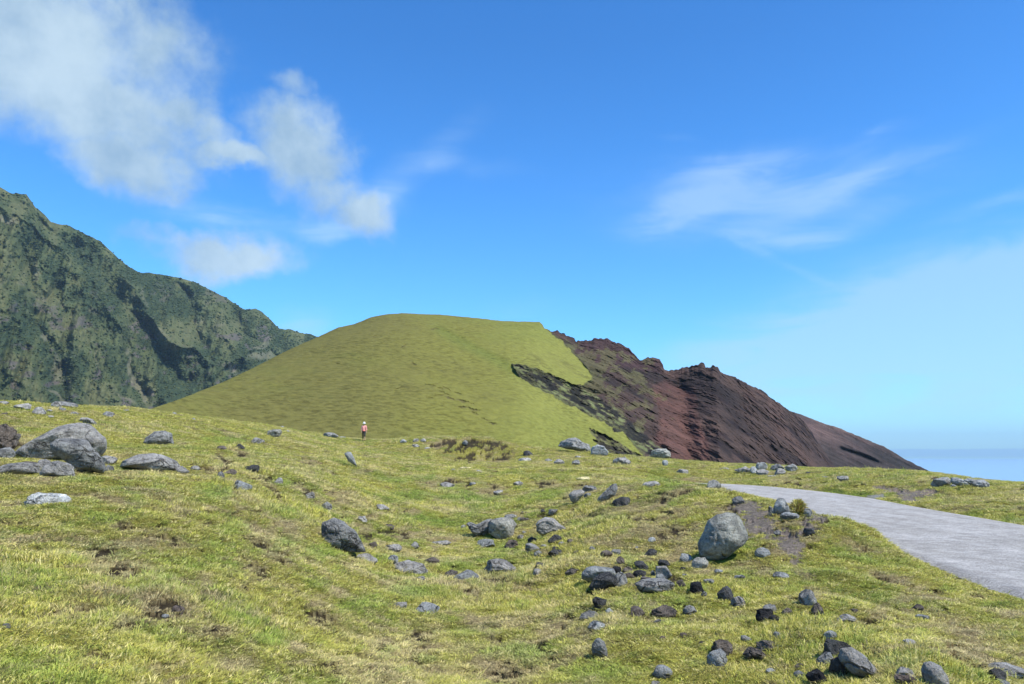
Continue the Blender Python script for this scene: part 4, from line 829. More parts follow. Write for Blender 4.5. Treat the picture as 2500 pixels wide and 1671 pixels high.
# x, base row, width, height, tone, label (all in pixels of the 2500 px wide photo)
SMALL = [
    (8, 988, 20, 8, 'g', 'small grey rock on the skyline at the left edge'),
    (54, 1000, 34, 14, 'g', 'leftmost of the low grey rocks just under the left skyline'),
    (94, 1012, 28, 16, 'g', 'grey rock below and right of the leftmost skyline rock'),
    (137, 998, 20, 16, 'g', 'blocky rock at the left end of the skyline rubble'),
    (152, 1004, 14, 8, 'm', 'small dark stone in front of the skyline rubble'),
    (160, 994, 44, 13, 'm', 'rough flat heap of rubble on the left skyline'),
    (120, 1006, 13, 6, 'g', 'pebble between the two skyline rock groups on the left'),
    (11, 1013, 12, 5, 'n', 'tiny brown stone near the left edge below the skyline'),
    (124, 1021, 12, 6, 'g', 'small flat stone below the skyline rubble'),
    (179, 1013, 20, 7, 'g', 'flat grey stone right of the skyline rubble'),
    (265, 1018, 24, 12, 'm', 'lone dark rock near the skyline where hill meets mountain'),
    (425, 1012, 10, 5, 'm', 'tiny dark stone on the crest at the toe of the green hill'),
    (468, 1026, 16, 5, 'p', 'small pale stone on the crest at the toe of the green hill'),
    (308, 1004, 16, 4, 'm', 'thin dark stone flush with the left skyline'),
    (10, 1120, 38, 24, 'm', 'dark rock under the earthy outcrop at the left edge'),
    (72, 1137, 40, 9, 'n', 'flat brown rock behind the low boulder at the left edge'),
    (107, 1149, 28, 24, 'g', 'small upright grey stone between two boulders at the left'),
    (264, 1134, 36, 19, 'g', 'grey rock between the biggest left boulder and the long one'),
    (266, 1151, 19, 14, 'm', 'small dark stone below the rock beside the biggest boulder'),
    (445, 1156, 30, 17, 'g', 'grey stone against the right end of the long flat-topped boulder'),
    (476, 1149, 22, 11, 'g', 'small pale stone left of the dark soil ledge'),
    (560, 1160, 34, 14, 'n', 'brownish rock at the right end of the dark soil ledge'),
    (538, 1168, 18, 15, 'm', 'small dark stone below the brownish ledge rock'),
    (614, 1156, 34, 20, 'd', 'black rounded rock alone on the left bank'),
    (592, 1196, 42, 22, 'b', 'smooth bluish rock half sunk below the black rounded one'),
    (679, 1182, 22, 15, 'g', 'small slanting stone right of the smooth bluish rock'),
    (757, 1218, 22, 16, 'g', 'grey stone at the top of a worn streak on the bank'),
    (798, 1246, 24, 20, 'm', 'dark-footed stone at the bottom of the worn streak'),
    (541, 1099, 24, 10, 'n', 'flat brown rock on the edge of the far left bank'),
    (586, 1098, 22, 14, 'd', 'dark stone on the edge of the far left bank'),
    (624, 1085, 24, 16, 'g', 'grey rock in the dip left of the walker'),
    (641, 1081, 11, 8, 'g', 'little stone touching the rock in the dip'),
    (806, 1069, 38, 13, 'm', 'low dark rock on the skyline just left of the walker'),
    (836, 1070, 16, 4, 'm', 'thin flat stone between the low skyline rock and the walker'),
    (700, 1055, 16, 4, 'g', 'thin stone on the crest above the blocky greenish boulder'),
    (688, 1044, 10, 4, 'm', 'tiny dark stone on the crest of the left rise'),
    (934, 1246, 32, 14, 'g', 'flat grey stone alone in the middle of the slope'),
    (882, 1274, 28, 13, 'g', 'pale flat stone above the speckled arching boulder'),
    (950, 1288, 24, 8, 'n', 'brownish flat stone right of the speckled arching boulder'),
    (838, 1346, 42, 26, 'g', 'grey lump leaning on the foot of the speckled arching boulder'),
    (806, 1328, 34, 12, 'g', 'flat slab at the left foot of the speckled arching boulder'),
    (910, 1340, 19, 16, 'n', 'brown knob of rock right of the speckled arching boulder'),
    (960, 1347, 42, 16, 'g', 'low grey rock right of the brown knob'),
    (1012, 1338, 20, 14, 'm', 'small dark jagged stone above the long low rocks'),
    (1078, 1331, 46, 9, 'g', 'long flat stone flush with the grass in the hollow'),
    (891, 1371, 58, 16, 'g', 'flat grey slab below the speckled arching boulder'),
    (959, 1376, 28, 19, 'b', 'wedge of bluish stone above the long low rock'),
    (998, 1399, 90, 27, 'g', 'long low rounded rock in the lower middle of the slope'),
    (1052, 1374, 40, 12, 'n', 'thin brownish slab above the long low rounded rock'),
    (1026, 1416, 24, 7, 'g', 'flat pebble just below the long low rounded rock'),
    (1138, 1420, 60, 24, 'b', 'pale bluish rock right of the long low rounded rock'),
    (1102, 1410, 30, 18, 'n', 'brown rock touching the pale bluish one'),
    (1220, 1401, 84, 32, 'g', 'wide grey rock in the lower middle with a grassy notch'),
    (977, 1485, 32, 13, 'g', 'small grey rock left of the flat pale one near the bottom'),
    (1041, 1495, 62, 20, 'b', 'flat pale rock alone near the bottom middle'),
    (985, 1082, 16, 9, 'b', 'bluish stone at the left end of the grassy mound'),
    (1015, 1080, 15, 9, 'g', 'second stone from the left on the mound top'),
    (1033, 1080, 13, 9, 'g', 'third stone from the left on the mound top'),
    (1015, 1093, 20, 8, 'g', 'flat stone at the foot of the mound on its left'),
    (1042, 1097, 18, 5, 'g', 'thin slab right of the flat stone at the mound foot'),
    (1135, 1085, 14, 10, 'm', 'stone set in the dark eroded face of the mound'),
    (1288, 1114, 26, 14, 'd', 'dark rounded rock near the right end of the mound'),
    (1282, 1126, 36, 8, 'g', 'thin slab under the dark rock at the right end of the mound'),
    (1340, 1128, 18, 8, 'g', 'leftmost of three grey stones below the craggy skyline boulder'),
    (1365, 1134, 26, 13, 'g', 'middle one of three grey stones below the craggy skyline boulder'),
    (1407, 1136, 20, 13, 'm', 'rightmost of three grey stones below the craggy skyline boulder'),
    (1412, 1118, 16, 5, 'g', 'tiny flat stone just under the smooth skyline boulder'),
    (1106, 1151, 12, 6, 'm', 'small dark stone left of the yellow straw'),
    (1170, 1153, 18, 5, 'g', 'thin grey stone right of the yellow straw'),
    (1092, 1190, 36, 12, 'g', 'rough grey rock showing through the middle meadow'),
    (1154, 1182, 16, 4, 'g', 'thin flat stone in the middle meadow'),
    (1265, 1186, 24, 11, 'g', 'pale rock on a brown patch of the middle meadow'),
    (1219, 1205, 28, 8, 'g', 'flat rock under a dark crack in the meadow'),
    (1440, 1201, 36, 15, 'm', 'rough rock above the smooth one at the end of the right bank'),
    (1438, 1212, 24, 8, 'p', 'pale flat stone beside the smooth rock of the right bank'),
    (1326, 1252, 11, 8, 'd', 'small black pebble above the wedge-shaped boulder'),
    (1350, 1257, 22, 13, 'm', 'dark rock above the wedge-shaped boulder'),
    (1281, 1273, 24, 9, 'n', 'reddish brown rubble between the two hollow boulders'),
    (1268, 1272, 12, 8, 'm', 'dark stone left of the reddish rubble'),
    (1280, 1254, 14, 5, 'n', 'thin brown stone above the reddish rubble'),
    (1247, 1270, 30, 14, 'm', 'dark tip of rock behind the broad pale boulder'),
    (1131, 1290, 12, 8, 'm', 'small stone off the left end of the rough pitted boulder'),
    (1186, 1338, 44, 20, 'b', 'bluish low rock in front of the rough pitted boulder'),
    (1249, 1338, 35, 19, 'n', 'brown jagged rock below the broad pale boulder'),
    (1271, 1318, 15, 12, 'g', 'round grey stone right of the broad pale boulder'),
    (1279, 1303, 18, 6, 'm', 'thin dark stone between the two hollow boulders'),
    (1300, 1327, 24, 15, 'd', 'dark stone resting behind the split grey rock'),
    (1300, 1346, 34, 18, 'm', 'split grey rock below the gap of the two hollow boulders'),
    (1313, 1358, 19, 13, 'm', 'small stone under the split grey rock'),
    (1355, 1326, 34, 19, 'd', 'dark rough rock at the foot of the wedge-shaped boulder'),
    (1371, 1333, 18, 9, 'm', 'low stone right of the dark rough rock'),
    (1392, 1327, 15, 10, 'n', 'round brown stone right of the wedge-shaped boulder foot'),
    (1328, 1335, 16, 5, 'g', 'flat pebble between the split and the dark rough rock'),
    (1355, 1361, 36, 19, 'd', 'black oval rock in the middle of the stone field'),
    (1357, 1345, 17, 10, 'd', 'black stone behind the black oval rock'),
    (1323, 1389, 34, 14, 'd', 'dark flat-topped rock below the black oval rock'),
    (1312, 1405, 22, 15, 'g', 'pale stone below the dark flat-topped rock'),
    (1408, 1352, 24, 8, 'n', 'low brown stones right of the black oval rock'),
    (1446, 1345, 14, 10, 'm', 'small dark stone left of the brown pair'),
    (1480, 1362, 31, 17, 'n', 'left brown rock of a touching pair'),
    (1503, 1356, 24, 14, 'm', 'right rock of the touching brown pair'),
    (1515, 1378, 20, 18, 'n', 'upright brown stone below the touching pair'),
    (1554, 1342, 11, 8, 'm', 'tiny dark stone left of the black rock under the bank'),
    (1589, 1360, 30, 18, 'd', 'black rock alone under the brown bank'),
    (1592, 1324, 19, 11, 'b', 'bluish stone on the foot of the brown bank'),
    (1674, 1373, 28, 19, 'b', 'pale bluish stone left of the egg-shaped boulder foot'),
    (1709, 1390, 38, 26, 'v', 'greenish grey rock in front of the egg-shaped boulder'),
    (1862, 1361, 34, 21, 'b', 'bluish rock right of the egg-shaped boulder'),
    (1567, 1391, 36, 19, 'd', 'black split rock with straw at its left foot'),
    (1621, 1383, 28, 14, 'd', 'dark rock on top of the cluster left of the greenish rock'),
    (1622, 1408, 38, 24, 'g', 'grey block in the middle of the cluster'),
    (1595, 1409, 11, 15, 'p', 'narrow pale stone at the left of the cluster'),
    (1612, 1417, 20, 15, 'b', 'round bluish stone at the bottom of the cluster'),
    (1667, 1393, 14, 8, 'd', 'small dark stone right of the cluster'),
    (1672, 1407, 12, 5, 'g', 'flat pebble right of the cluster'),
    (1561, 1411, 32, 18, 'd', 'dark rock below the black split rock'),
    (1533, 1400, 28, 15, 'n', 'brown rock left of the black split rock'),
    (1537, 1413, 26, 13, 'n', 'low brown rock under the brown one'),
    (1504, 1403, 25, 18, 'k', 'jet black rock behind the broken rock'),
    (1514, 1431, 34, 32, 'm', 'upright dark grey rock touching the right of the broken rock'),
    (1398, 1405, 36, 17, 'n', 'brownish flat rock left of the smooth bluish slab'),
    (1579, 1424, 28, 13, 'n', 'brown stone behind the wide low dome'),
    (1664, 1436, 24, 18, 'n', 'brown stone right of the wide low dome'),
    (1702, 1447, 34, 25, 'k', 'jagged black rock right of the wide low dome'),
    (1719, 1458, 14, 12, 'g', 'small stone touching the jagged black rock'),
    (1731, 1428, 25, 13, 'g', 'grey oval stone above the jagged black rock'),
    (1754, 1401, 19, 10, 'p', 'pale oval pebble below the greenish grey rock'),
    (1806, 1414, 24, 9, 'p', 'pale flat pebble right of the egg-shaped boulder'),
    (1907, 1412, 36, 13, 'p', 'long pale pebble below the bare soil track'),
    (1771, 1468, 38, 33, 'd', 'dark cone-shaped rock on the right of the stone field'),
    (1802, 1483, 33, 23, 'g', 'grey rock at the right foot of the dark cone'),
    (1464, 1485, 33, 25, 'd', 'dark triangular rock below the broken rock'),
    (1488, 1500, 20, 14, 'b', 'small bluish stone right of the dark triangular rock'),
    (1438, 1514, 42, 20, 'm', 'low dark rock left below the dark triangular rock'),
    (1456, 1541, 42, 21, 'b', 'smooth bluish rock between the low dark one and the upright one'),
    (1556, 1508, 34, 25, 'n', 'round brown pitted rock in the lower stone field'),
    (1621, 1510, 60, 27, 'n', 'long brown pitted rock in the lower stone field'),
    (1606, 1522, 17, 9, 'g', 'flat stone at the left foot of the long pitted rock'),
    (1683, 1502, 33, 22, 'm', 'grey rock right of the long pitted rock'),
    (1518, 1466, 15, 6, 'n', 'tiny brown stone below the upright dark grey rock'),
    (1617, 1656, 46, 26, 'b', 'bluish peaked rock at the bottom edge of the field'),
    (1669, 1556, 16, 9, 'r', 'tiny reddish stone in the open grass'),
    (1617, 1562, 15, 8, 'r', 'tiny reddish stone left of its twin in the open grass'),
    (1714, 1574, 15, 7, 'n', 'tiny brown stone left of the brown rock pair'),
    (1601, 1674, 22, 9, 'g', 'stone cut by the bottom edge under the peaked rock'),
    (1764, 1599, 48, 31, 'n', 'brown flat-topped rock behind a blue-grey one'),
    (1751, 1627, 44, 35, 'b', 'blue-grey rock with a dark hollow in front of the brown one'),
    (1822, 1569, 24, 15, 'm', 'dark stone above the two flat brown rocks'),
    (1872, 1589, 44, 21, 'n', 'oval brown rock right of the dark stone'),
    (1842, 1615, 50, 27, 'n', 'rough brown rock below the oval brown one'),
    (1882, 1648, 22, 13, 'b', 'small bluish stone under the rough brown rock'),
    (1898, 1559, 18, 14, 'b', 'small round blue stone above the oval brown rock'),
    (1881, 1503, 32, 23, 'm', 'back rock of the dark threesome'),
    (1868, 1522, 40, 31, 'k', 'black front rock of the dark threesome'),
    (1894, 1522, 25, 17, 'd', 'right rock of the dark threesome'),
    (1923, 1503, 28, 16, 'n', 'brown stone right of the dark threesome'),
    (1973, 1478, 38, 34, 'm', 'round dark grey rock below the bare soil track'),
    (1995, 1505, 28, 29, 'n', 'brown pitted rock below the round dark grey one'),
    (2065, 1521, 42, 17, 'g', 'flat grey rock with a dark underside on the right'),
    (2083, 1496, 20, 8, 'n', 'thin brown stone above the flat grey rock'),
    (2239, 1491, 26, 13, 'n', 'low brown stone in the right grass below the road'),
    (2252, 1514, 27, 10, 'b', 'flat bluish stone in the right grass'),
    (2028, 1564, 28, 20, 'b', 'blue-grey pointed stone above the bottom right cluster'),
    (2046, 1604, 66, 36, 'd', 'dark brown hunched rock at the top of the bottom right cluster'),
    (2018, 1627, 42, 28, 'b', 'bluish stone at the left of the bottom right cluster'),
    (2045, 1648, 38, 38, 'n', 'brown rock between the bluish and the pointed grey ones'),
    (1956, 1638, 25, 14, 'n', 'small brown stone left of the bottom right cluster'),
    (1953, 1659, 27, 17, 'b', 'small blue stone under the small brown one'),
    (1995, 1674, 46, 33, 'k', 'black boulder cut by the bottom edge'),
    (2220, 1573, 26, 9, 'g', 'thin grey stone in the lower right grass'),
    (2210, 1656, 40, 19, 'g', 'grey stone behind the reddish one at the bottom'),
    (2212, 1676, 44, 22, 'r', 'reddish stone cut by the bottom edge'),
    (2435, 1666, 35, 25, 'd', 'dark stone near the bottom right corner'),
    (2447, 1676, 28, 13, 'b', 'bluish stone under the dark one at the corner'),
    (2458, 1642, 74, 13, 'g', 'flat grey slab under a turf lip near the right corner'),
    (2327, 1190, 14, 6, 'p', 'small pale pebble in front of the streaked pale rock'),
    (2058, 1176, 25, 13, 'g', 'lone grey stone on the verge beyond the road'),
    (2013, 1168, 15, 5, 'g', 'thin stone left of the lone grey stone beyond the road'),
    (1883, 1257, 13, 20, 'm', 'narrow dark stone left of the upright bluish rock'),
    (1928, 1268, 42, 15, 'b', 'low bluish rock under the upright bluish rock'),
    (1972, 1258, 20, 15, 'b', 'bluish stone at the foot of the tussock'),
    (1977, 1306, 26, 15, 'd', 'dark rock below the tussock on the road bank'),
    (1802, 1227, 27, 14, 'm', 'dark stone at the top of the bare soil track'),
    (1898, 1305, 17, 8, 'm', 'small stone beside the bare soil track'),
    (1743, 1193, 34, 20, 'm', 'dark rounded rock at the left end of the visible road'),
    (1779, 1198, 18, 4, 'g', 'thin stone on the near verge of the road'),
    (1592, 1187, 46, 12, 'g', 'flat slab on top of the right bank'),
    (1516, 1236, 42, 22, 'd', 'dark flat rock right of the long slanting slab'),
    (1518, 1137, 42, 21, 'g', 'triangular grey rock below the skyline between two boulders'),
    (1624, 1138, 14, 14, 'b', 'upright bluish stone under the greenish ribbed boulder'),
    (1666, 1156, 28, 10, 'g', 'rough grey stone on the meadow behind the right bank'),
    (1769, 1147, 27, 5, 'g', 'thin slab left of the far rock pile'),
    (1817, 1156, 42, 16, 'g', 'leftmost sloping rock of the far rock pile'),
    (1840, 1157, 16, 17, 'b', 'second rock from the left in the far rock pile'),
    (1860, 1148, 26, 18, 'b', 'topmost rock of the far rock pile'),
    (1862, 1160, 30, 13, 'g', 'rock under the topmost one of the far rock pile'),
    (1898, 1150, 32, 16, 'm', 'left rock of the second far pile'),
    (1905, 1161, 26, 16, 'g', 'front rock of the second far pile'),
    (1931, 1152, 28, 18, 'm', 'rightmost rock of the second far pile'),
    (1888, 1166, 36, 5, 'g', 'thin flat slab in front of both far piles'),
    (1973, 1157, 11, 5, 'd', 'tiny dark stone right of the far piles'),
    (435, 1499, 26, 17, 'r', 'pinkish stone in the dark soil of the lower left'),
    (14, 1536, 18, 10, 'm', 'dark stone at the left edge low down'),
    (404, 1508, 16, 7, 'p', 'pale pebble left of the pinkish stone'),
]
def build_rocks():
    sd = 100
    for (ol, tone, label, opt) in HERO:
        if opt is None: continue
        O = np.array(ol); x0, x1, y0, y1 = O[:, 0].min(), O[:, 0].max(), O[:, 1].min(), O[:, 1].max(); sd += 7
        w = x1 - x0; big = w > 34
        place_rock((x0 + x1) / 2, y1, w, y1 - y0, tone, label, sd, outline=ol, name='boulder' if big else 'rock', cat='boulder' if big else 'rock', group=BG if big else 'rocks scattered over the grass slope', **opt)
    for i, (x, yb, w, h, tone, label) in enumerate(SMALL):
        kw = {}
        if h < w * .34: kw = dict(bury=.9, facets=4)
        if tone in 'nr': kw.update(rough=.24, pits=.12)
        if tone in 'dk': kw.update(rough=.22, facets=12)
        if tone in 'bp': kw.update(rough=.11, facets=6)
        place_rock(x, yb, w, h, tone, label, 1000 + i * 13, **kw)
    # white lichen-covered rock on the left
    place_rock(117, 1231, 84, 24, 'w', 'flat rock covered in white lichen on the left slope', 77, bury=.5, rough=.22, facets=5, sub=5, pits=.15)
    # earthy outcrop at the left edge
    place_rock(4, 1102, 64, 58, 'n', 'mossy brown earth and rock outcrop cut by the left edge', 79, name='outcrop', cat='outcrop', group=BG, bury=.2, rough=.3, facets=7, sub=5, pits=.25)
    for (x, y, w, h, lb) in [(722, 1083, 13, 3, 'tiny patch of pale yellow straw below the walker'), (1135, 1145, 32, 5, 'thin patch of yellow straw below the grassy mound'), (1424, 1174, 38, 10, 'largest patch of yellow straw above the right bank')]:
        place_rock(x, y, w, h, 'y', lb, 500 + x, name='straw_patch', cat='straw', group='patches of yellow straw', bury=.5, rough=.3, pits=.2)
build_rocks()

# ------------------------------------------------------------------ grass
def clear_of(x, y):
    keep = np.ones(x.shape, bool)
    for (rx, ry, ra, rb) in ROCK_FOOT:
        a = math.atan2(rx, ry); dx, dy = x - rx, y - ry; u = dx * math.cos(a) - dy * math.sin(a); v = dx * math.sin(a) + dy * math.cos(a)
        keep &= (u / ra) ** 2 + (v / rb) ** 2 > 1
    return keep

def build_grass():
    rng = np.random.RandomState(4); N = 470000
    lr0, lr1 = math.log(2.9), math.log(100); al = .55
    u = rng.rand(N); lr = np.log((np.exp(al * lr0) + u * (np.exp(al * lr1) - np.exp(al * lr0)))) / al
    a = rng.uniform(-.67, .65, N); r = np.exp(lr); x, y = r * np.sin(a), r * np.cos(a)
    rx_, ry_ = [], []
    for (qx, qy, wa, wb) in ROCK_FOOT:
        k = int(10 + 60 * (wa + wb) / max(.35, math.hypot(qx, qy) / 30)); k = min(k, 140); th = rng.uniform(0, 6.283, k); q = rng.uniform(1.02, 1.35, k); aa = math.atan2(qx, qy)
        u, v = np.cos(th) * wa * q * 1.08, np.sin(th) * wb * q * 1.08; rx_.append(qx + u * math.cos(aa) + v * math.sin(aa)); ry_.append(qy - u * math.sin(aa) + v * math.cos(aa))
    nr = sum(map(len, rx_)); x = np.concatenate([x] + rx_); y = np.concatenate([y] + ry_); a = np.arctan2(x, y); r = np.hypot(x, y); ring = np.arange(len(x)) >= N; N = len(x); rsz = np.concatenate([np.zeros(N - nr)] + [np.full(len(v), math.sqrt(f[2] * f[3])) for v, f in zip(rx_, ROCK_FOOT)])
    z = height(a, r); px, py = unpix(x, y, z); pm = patch_masks(px, py)
    for q in pm.values(): q[ring] *= .3
    rc = np.interp(a, crest_a, crest_r)
    bare = np.maximum.reduce([pm['d'], pm['s'], pm['e'], pm['c']])
    keep = (r < rc * 1.12) & (road_d(x, y) > -.05 - .35 * np.maximum(0, fbm(x / .7, y / .7, o=3, seed=401)) + rng.uniform(-.12, .08, N)) & (rng.rand(N) > np.minimum(bare * 1.25, .97)) & (rng.rand(N) > pm['b'] * .15) & (px > -140) & (px < 2640) & (py < 1800)
    keep &= clear_of(x, y) & ~((r > 50) & (pm['d'] > .12))
    a, r, x, y, z, px, py, ring, rsz = (q[keep] for q in (a, r, x, y, z, px, py, ring, rsz)); pm = {k: v[keep] for k, v in pm.items()}; n = len(r)
    z0 = np.zeros(n); c = turf_colour(x, y, px, py, r, dict(pm, d=z0, e=z0, s=z0, c=z0)); c0 = c.copy()
    hue = rng.rand(n); c = lerpc(c, C_STRAW * 1.15, ((hue > .80) * .7)); c = lerpc(c, C_GREEN, ((hue < .18) * .5)); c = lerpc(c, C_YEL * 1.1, ((hue > .5) & (hue < .68)) * .6)
    c = lerpc(c, c0, np.clip(pm['b'] * .75 + pm['g'] * .5 + .15, 0, 1)); c = c * rng.uniform(.8, 2.0, n)[:, None]; c = lerpc(c, np.array([.12, .09, .055]), .75 * (rng.rand(n) < .06))
    dry = np.maximum(pm['b'], 0)
    s = rng.uniform(.6, 1.25, n) * (r / 8) ** .5 * (1 - .25 * dry)
    long_ = sst(.1, .5, fbm(x / 2.1, y / 2.1, o=3, seed=300)); hs = s * (.30 + .55 * long_)
    hs = hs * (1 - .3 * (1 - sst(4.5, 8, r)))
    inm = (np.abs(px - 1160) < 100) & (np.abs(py - 1102) < 28); hs = hs * np.where(inm, .3, 1); s = s * np.where(inm, .6, 1)
    hs = hs * np.where(pm['g'] > .4, 1.15, 1) * np.where(ring, .7 + 1.3 * sst(.06, .35, rsz), 1)
    rot = np.zeros((n, 3)); rot[:, 2] = rng.uniform(0, 6.283, n); rot[:, 0] = rng.normal(0, .12, n); rot[:, 1] = rng.normal(0, .12, n)
    protos = [tuft(1, 16, .05, .062, .0062, .8), tuft(2, 14, .055, .05, .007, 1.1), tuft(3, 18, .045, .075, .0055, .6), tuft(4, 12, .06, .04, .0075, 1.3), tuft(5, 9, .05, .105, .005, .55), tuft(6, 2, .02, .22, .0035, .7)]
    idx = rng.choice(6, n, p=[.3, .28, .18, .195, .04, .005])
    o = scatter('grass', np.stack([x, y, z - .004], -1), rot, np.stack([s, s, hs], -1), idx, c, protos, M_grass); tag(o, 'short yellow green pasture grass covering the whole foreground', 'grass', kind='stuff')
build_grass()

def build_bushes():
    P, bare, n1, n2 = MT['P'], MT['bare'], MT['n1'], MT['n2']; rng = np.random.RandomState(9); N = 60000
    i = rng.randint(5, P.shape[0] - 1, N); j = rng.randint(5, P.shape[1] - 5, N)
    px = MT['px'][i, j]; keep = (px > -60) & (px < 900) & (rng.rand(N) > bare[i, j] * 1.1) & (rng.rand(N) < .25 + .75 * sst(-.3, .2, n1[i, j] + .5 * n2[i, j])) & (MT['py'][i, j] < 1075)
    i, j = i[keep], j[keep]; n = len(i); p = P[i, j] + rng.normal(0, 1.2, (n, 3)) * np.array([1, 1, .2]); r = np.hypot(p[:, 0], p[:, 1])
    protos = []
    for s in range(4):
        V, Fc = ico(2); d = 1 + .35 * fbm(V[:, 0] * 2 + s * 9, V[:, 1] * 2, V[:, 2] * 2, o=2, seed=s); q = V * d[:, None] * np.array([1, 1, .75]); protos.append(tri_mesh('bush_clump', q, Fc, [M_bush], smooth=False, link=False))
    s = rng.uniform(.5, 1.5, n) * r / 900; c = lerpc(np.broadcast_to(S(56, 68, 46), (n, 3)), S(86, 92, 58), rng.rand(n) ** 1.5); c = c * rng.uniform(.7, 1.25, n)[:, None]
    rot = np.zeros((n, 3)); rot[:, 2] = rng.uniform(0, 6.28, n)
    o = scatter('mountain_scrub', p, rot, np.stack([s, s, s * rng.uniform(.7, 1.2, n)], -1), rng.randint(0, 4, n), c, protos, M_bush); tag(o, 'dark green scrub covering the slopes of the mountain', 'scrub', kind='stuff')
build_bushes()

# ------------------------------------------------------------------ tussock by the road
def build_tussock():
    m, nt, b = new_mat('tussock_blades', .8); a = attr(nt, 'Col').outputs['Color']; LK(nt, a, b.inputs['Base Color'])
    X, Y, Z, r = ray_ground(1955, 1256); H = 46 * r / F; Wd = 42 * r / F; rng = random.Random(3); V, Fc, C = [], [], []
    for i in range(2600):
        # blades springing from a mound-shaped core
        th, ph = rng.uniform(0, 6.283), rng.uniform(0, 1.45); n = Vector((math.cos(th) * math.sin(ph), math.sin(th) * math.sin(ph), math.cos(ph)))
        q = Vector((n.x * Wd * .34, n.y * Wd * .34, max(0, n.z) * H * .62 - .02)) * rng.uniform(.6, 1); d = (n + Vector((rng.uniform(-.6, .6), rng.uniform(-.6, .6), rng.uniform(0, .9)))).normalized(); L = rng.uniform(.07, .17)
        e = q + d * L; e.z -= L * .25; mid = q + d * L * .55; sd = d.cross(Vector((rng.uniform(-1, 1), rng.uniform(-1, 1), .3))).normalized() * .007; k = len(V)
        V += [q - sd, q + sd, mid + sd * .8, mid - sd * .8, e]; Fc += [(k, k + 1, k + 2, k + 3), (k + 3, k + 2, k + 4)]
        c = (C_YEL if rng.random() < .5 else (C_STRAW if rng.random() < .5 else S(130, 105, 50))) * rng.uniform(1.0, 1.8); C += [c] * 5
    t = tri_mesh('tussock', V, Fc, [m], smooth=False); at = t.data.color_attributes.new('Col', 'FLOAT_COLOR', 'POINT'); cc = np.ones((len(V), 4), np.float32); cc[:, :3] = np.array(C); at.data.foreach_set('color', cc.reshape(-1))
    t.location = (X, Y + .1, Z - .03); tag(t, 'round yellow green tussock of grass on the near edge of the road', 'tussock')
    ROCK_FOOT.append((X, Y, Wd * .3, Wd * .3))
build_tussock()

# ------------------------------------------------------------------ the walker
def skin_obj(name, joints, edges, mat, parent=None, sub=2):
    me = bpy.data.meshes.new(name); me.from_pydata([j[0] for j in joints], edges, []); me.update()
    o = bpy.data.objects.new(name, me); COL.objects.link(o)
    md = o.modifiers.new('skin', 'SKIN'); md.use_smooth_shade = True
    for i, (co, r) in enumerate(joints):
        v = me.skin_vertices[0].data[i]; v.radius = r if isinstance(r, tuple) else (r, r); v.use_root = (i == 0)
    s = o.modifiers.new('sub', 'SUBSURF'); s.levels = sub; s.render_levels = sub
    dg = bpy.context.evaluated_depsgraph_get(); ev = o.evaluated_get(dg); m2 = bpy.data.meshes.new_from_object(ev)
    o.modifiers.clear(); o.data = m2; m2.materials.clear(); m2.materials.append(mat); m2.polygons.foreach_set('use_smooth', np.ones(len(m2.polygons), bool))
    o.name = name
    if parent: o.parent = parent
    return o

def lathe(name, prof, mat, parent, loc=(0, 0, 0), n=28, sc=(1, 1), rot=(0, 0, 0)):
    V, Fc = [], []
    for (r, z) in prof:
        for k in range(n): t = 6.28318 * k / n; V.append((r * math.cos(t) * sc[0], r * math.sin(t) * sc[1], z))
    for i in range(len(prof) - 1):
        for k in range(n): Fc.append((i * n + k, i * n + (k + 1) % n, (i + 1) * n + (k + 1) % n, (i + 1) * n + k))
    o = tri_mesh(name, V, Fc, [mat], parent); o.location = loc; o.rotation_euler = rot; return o

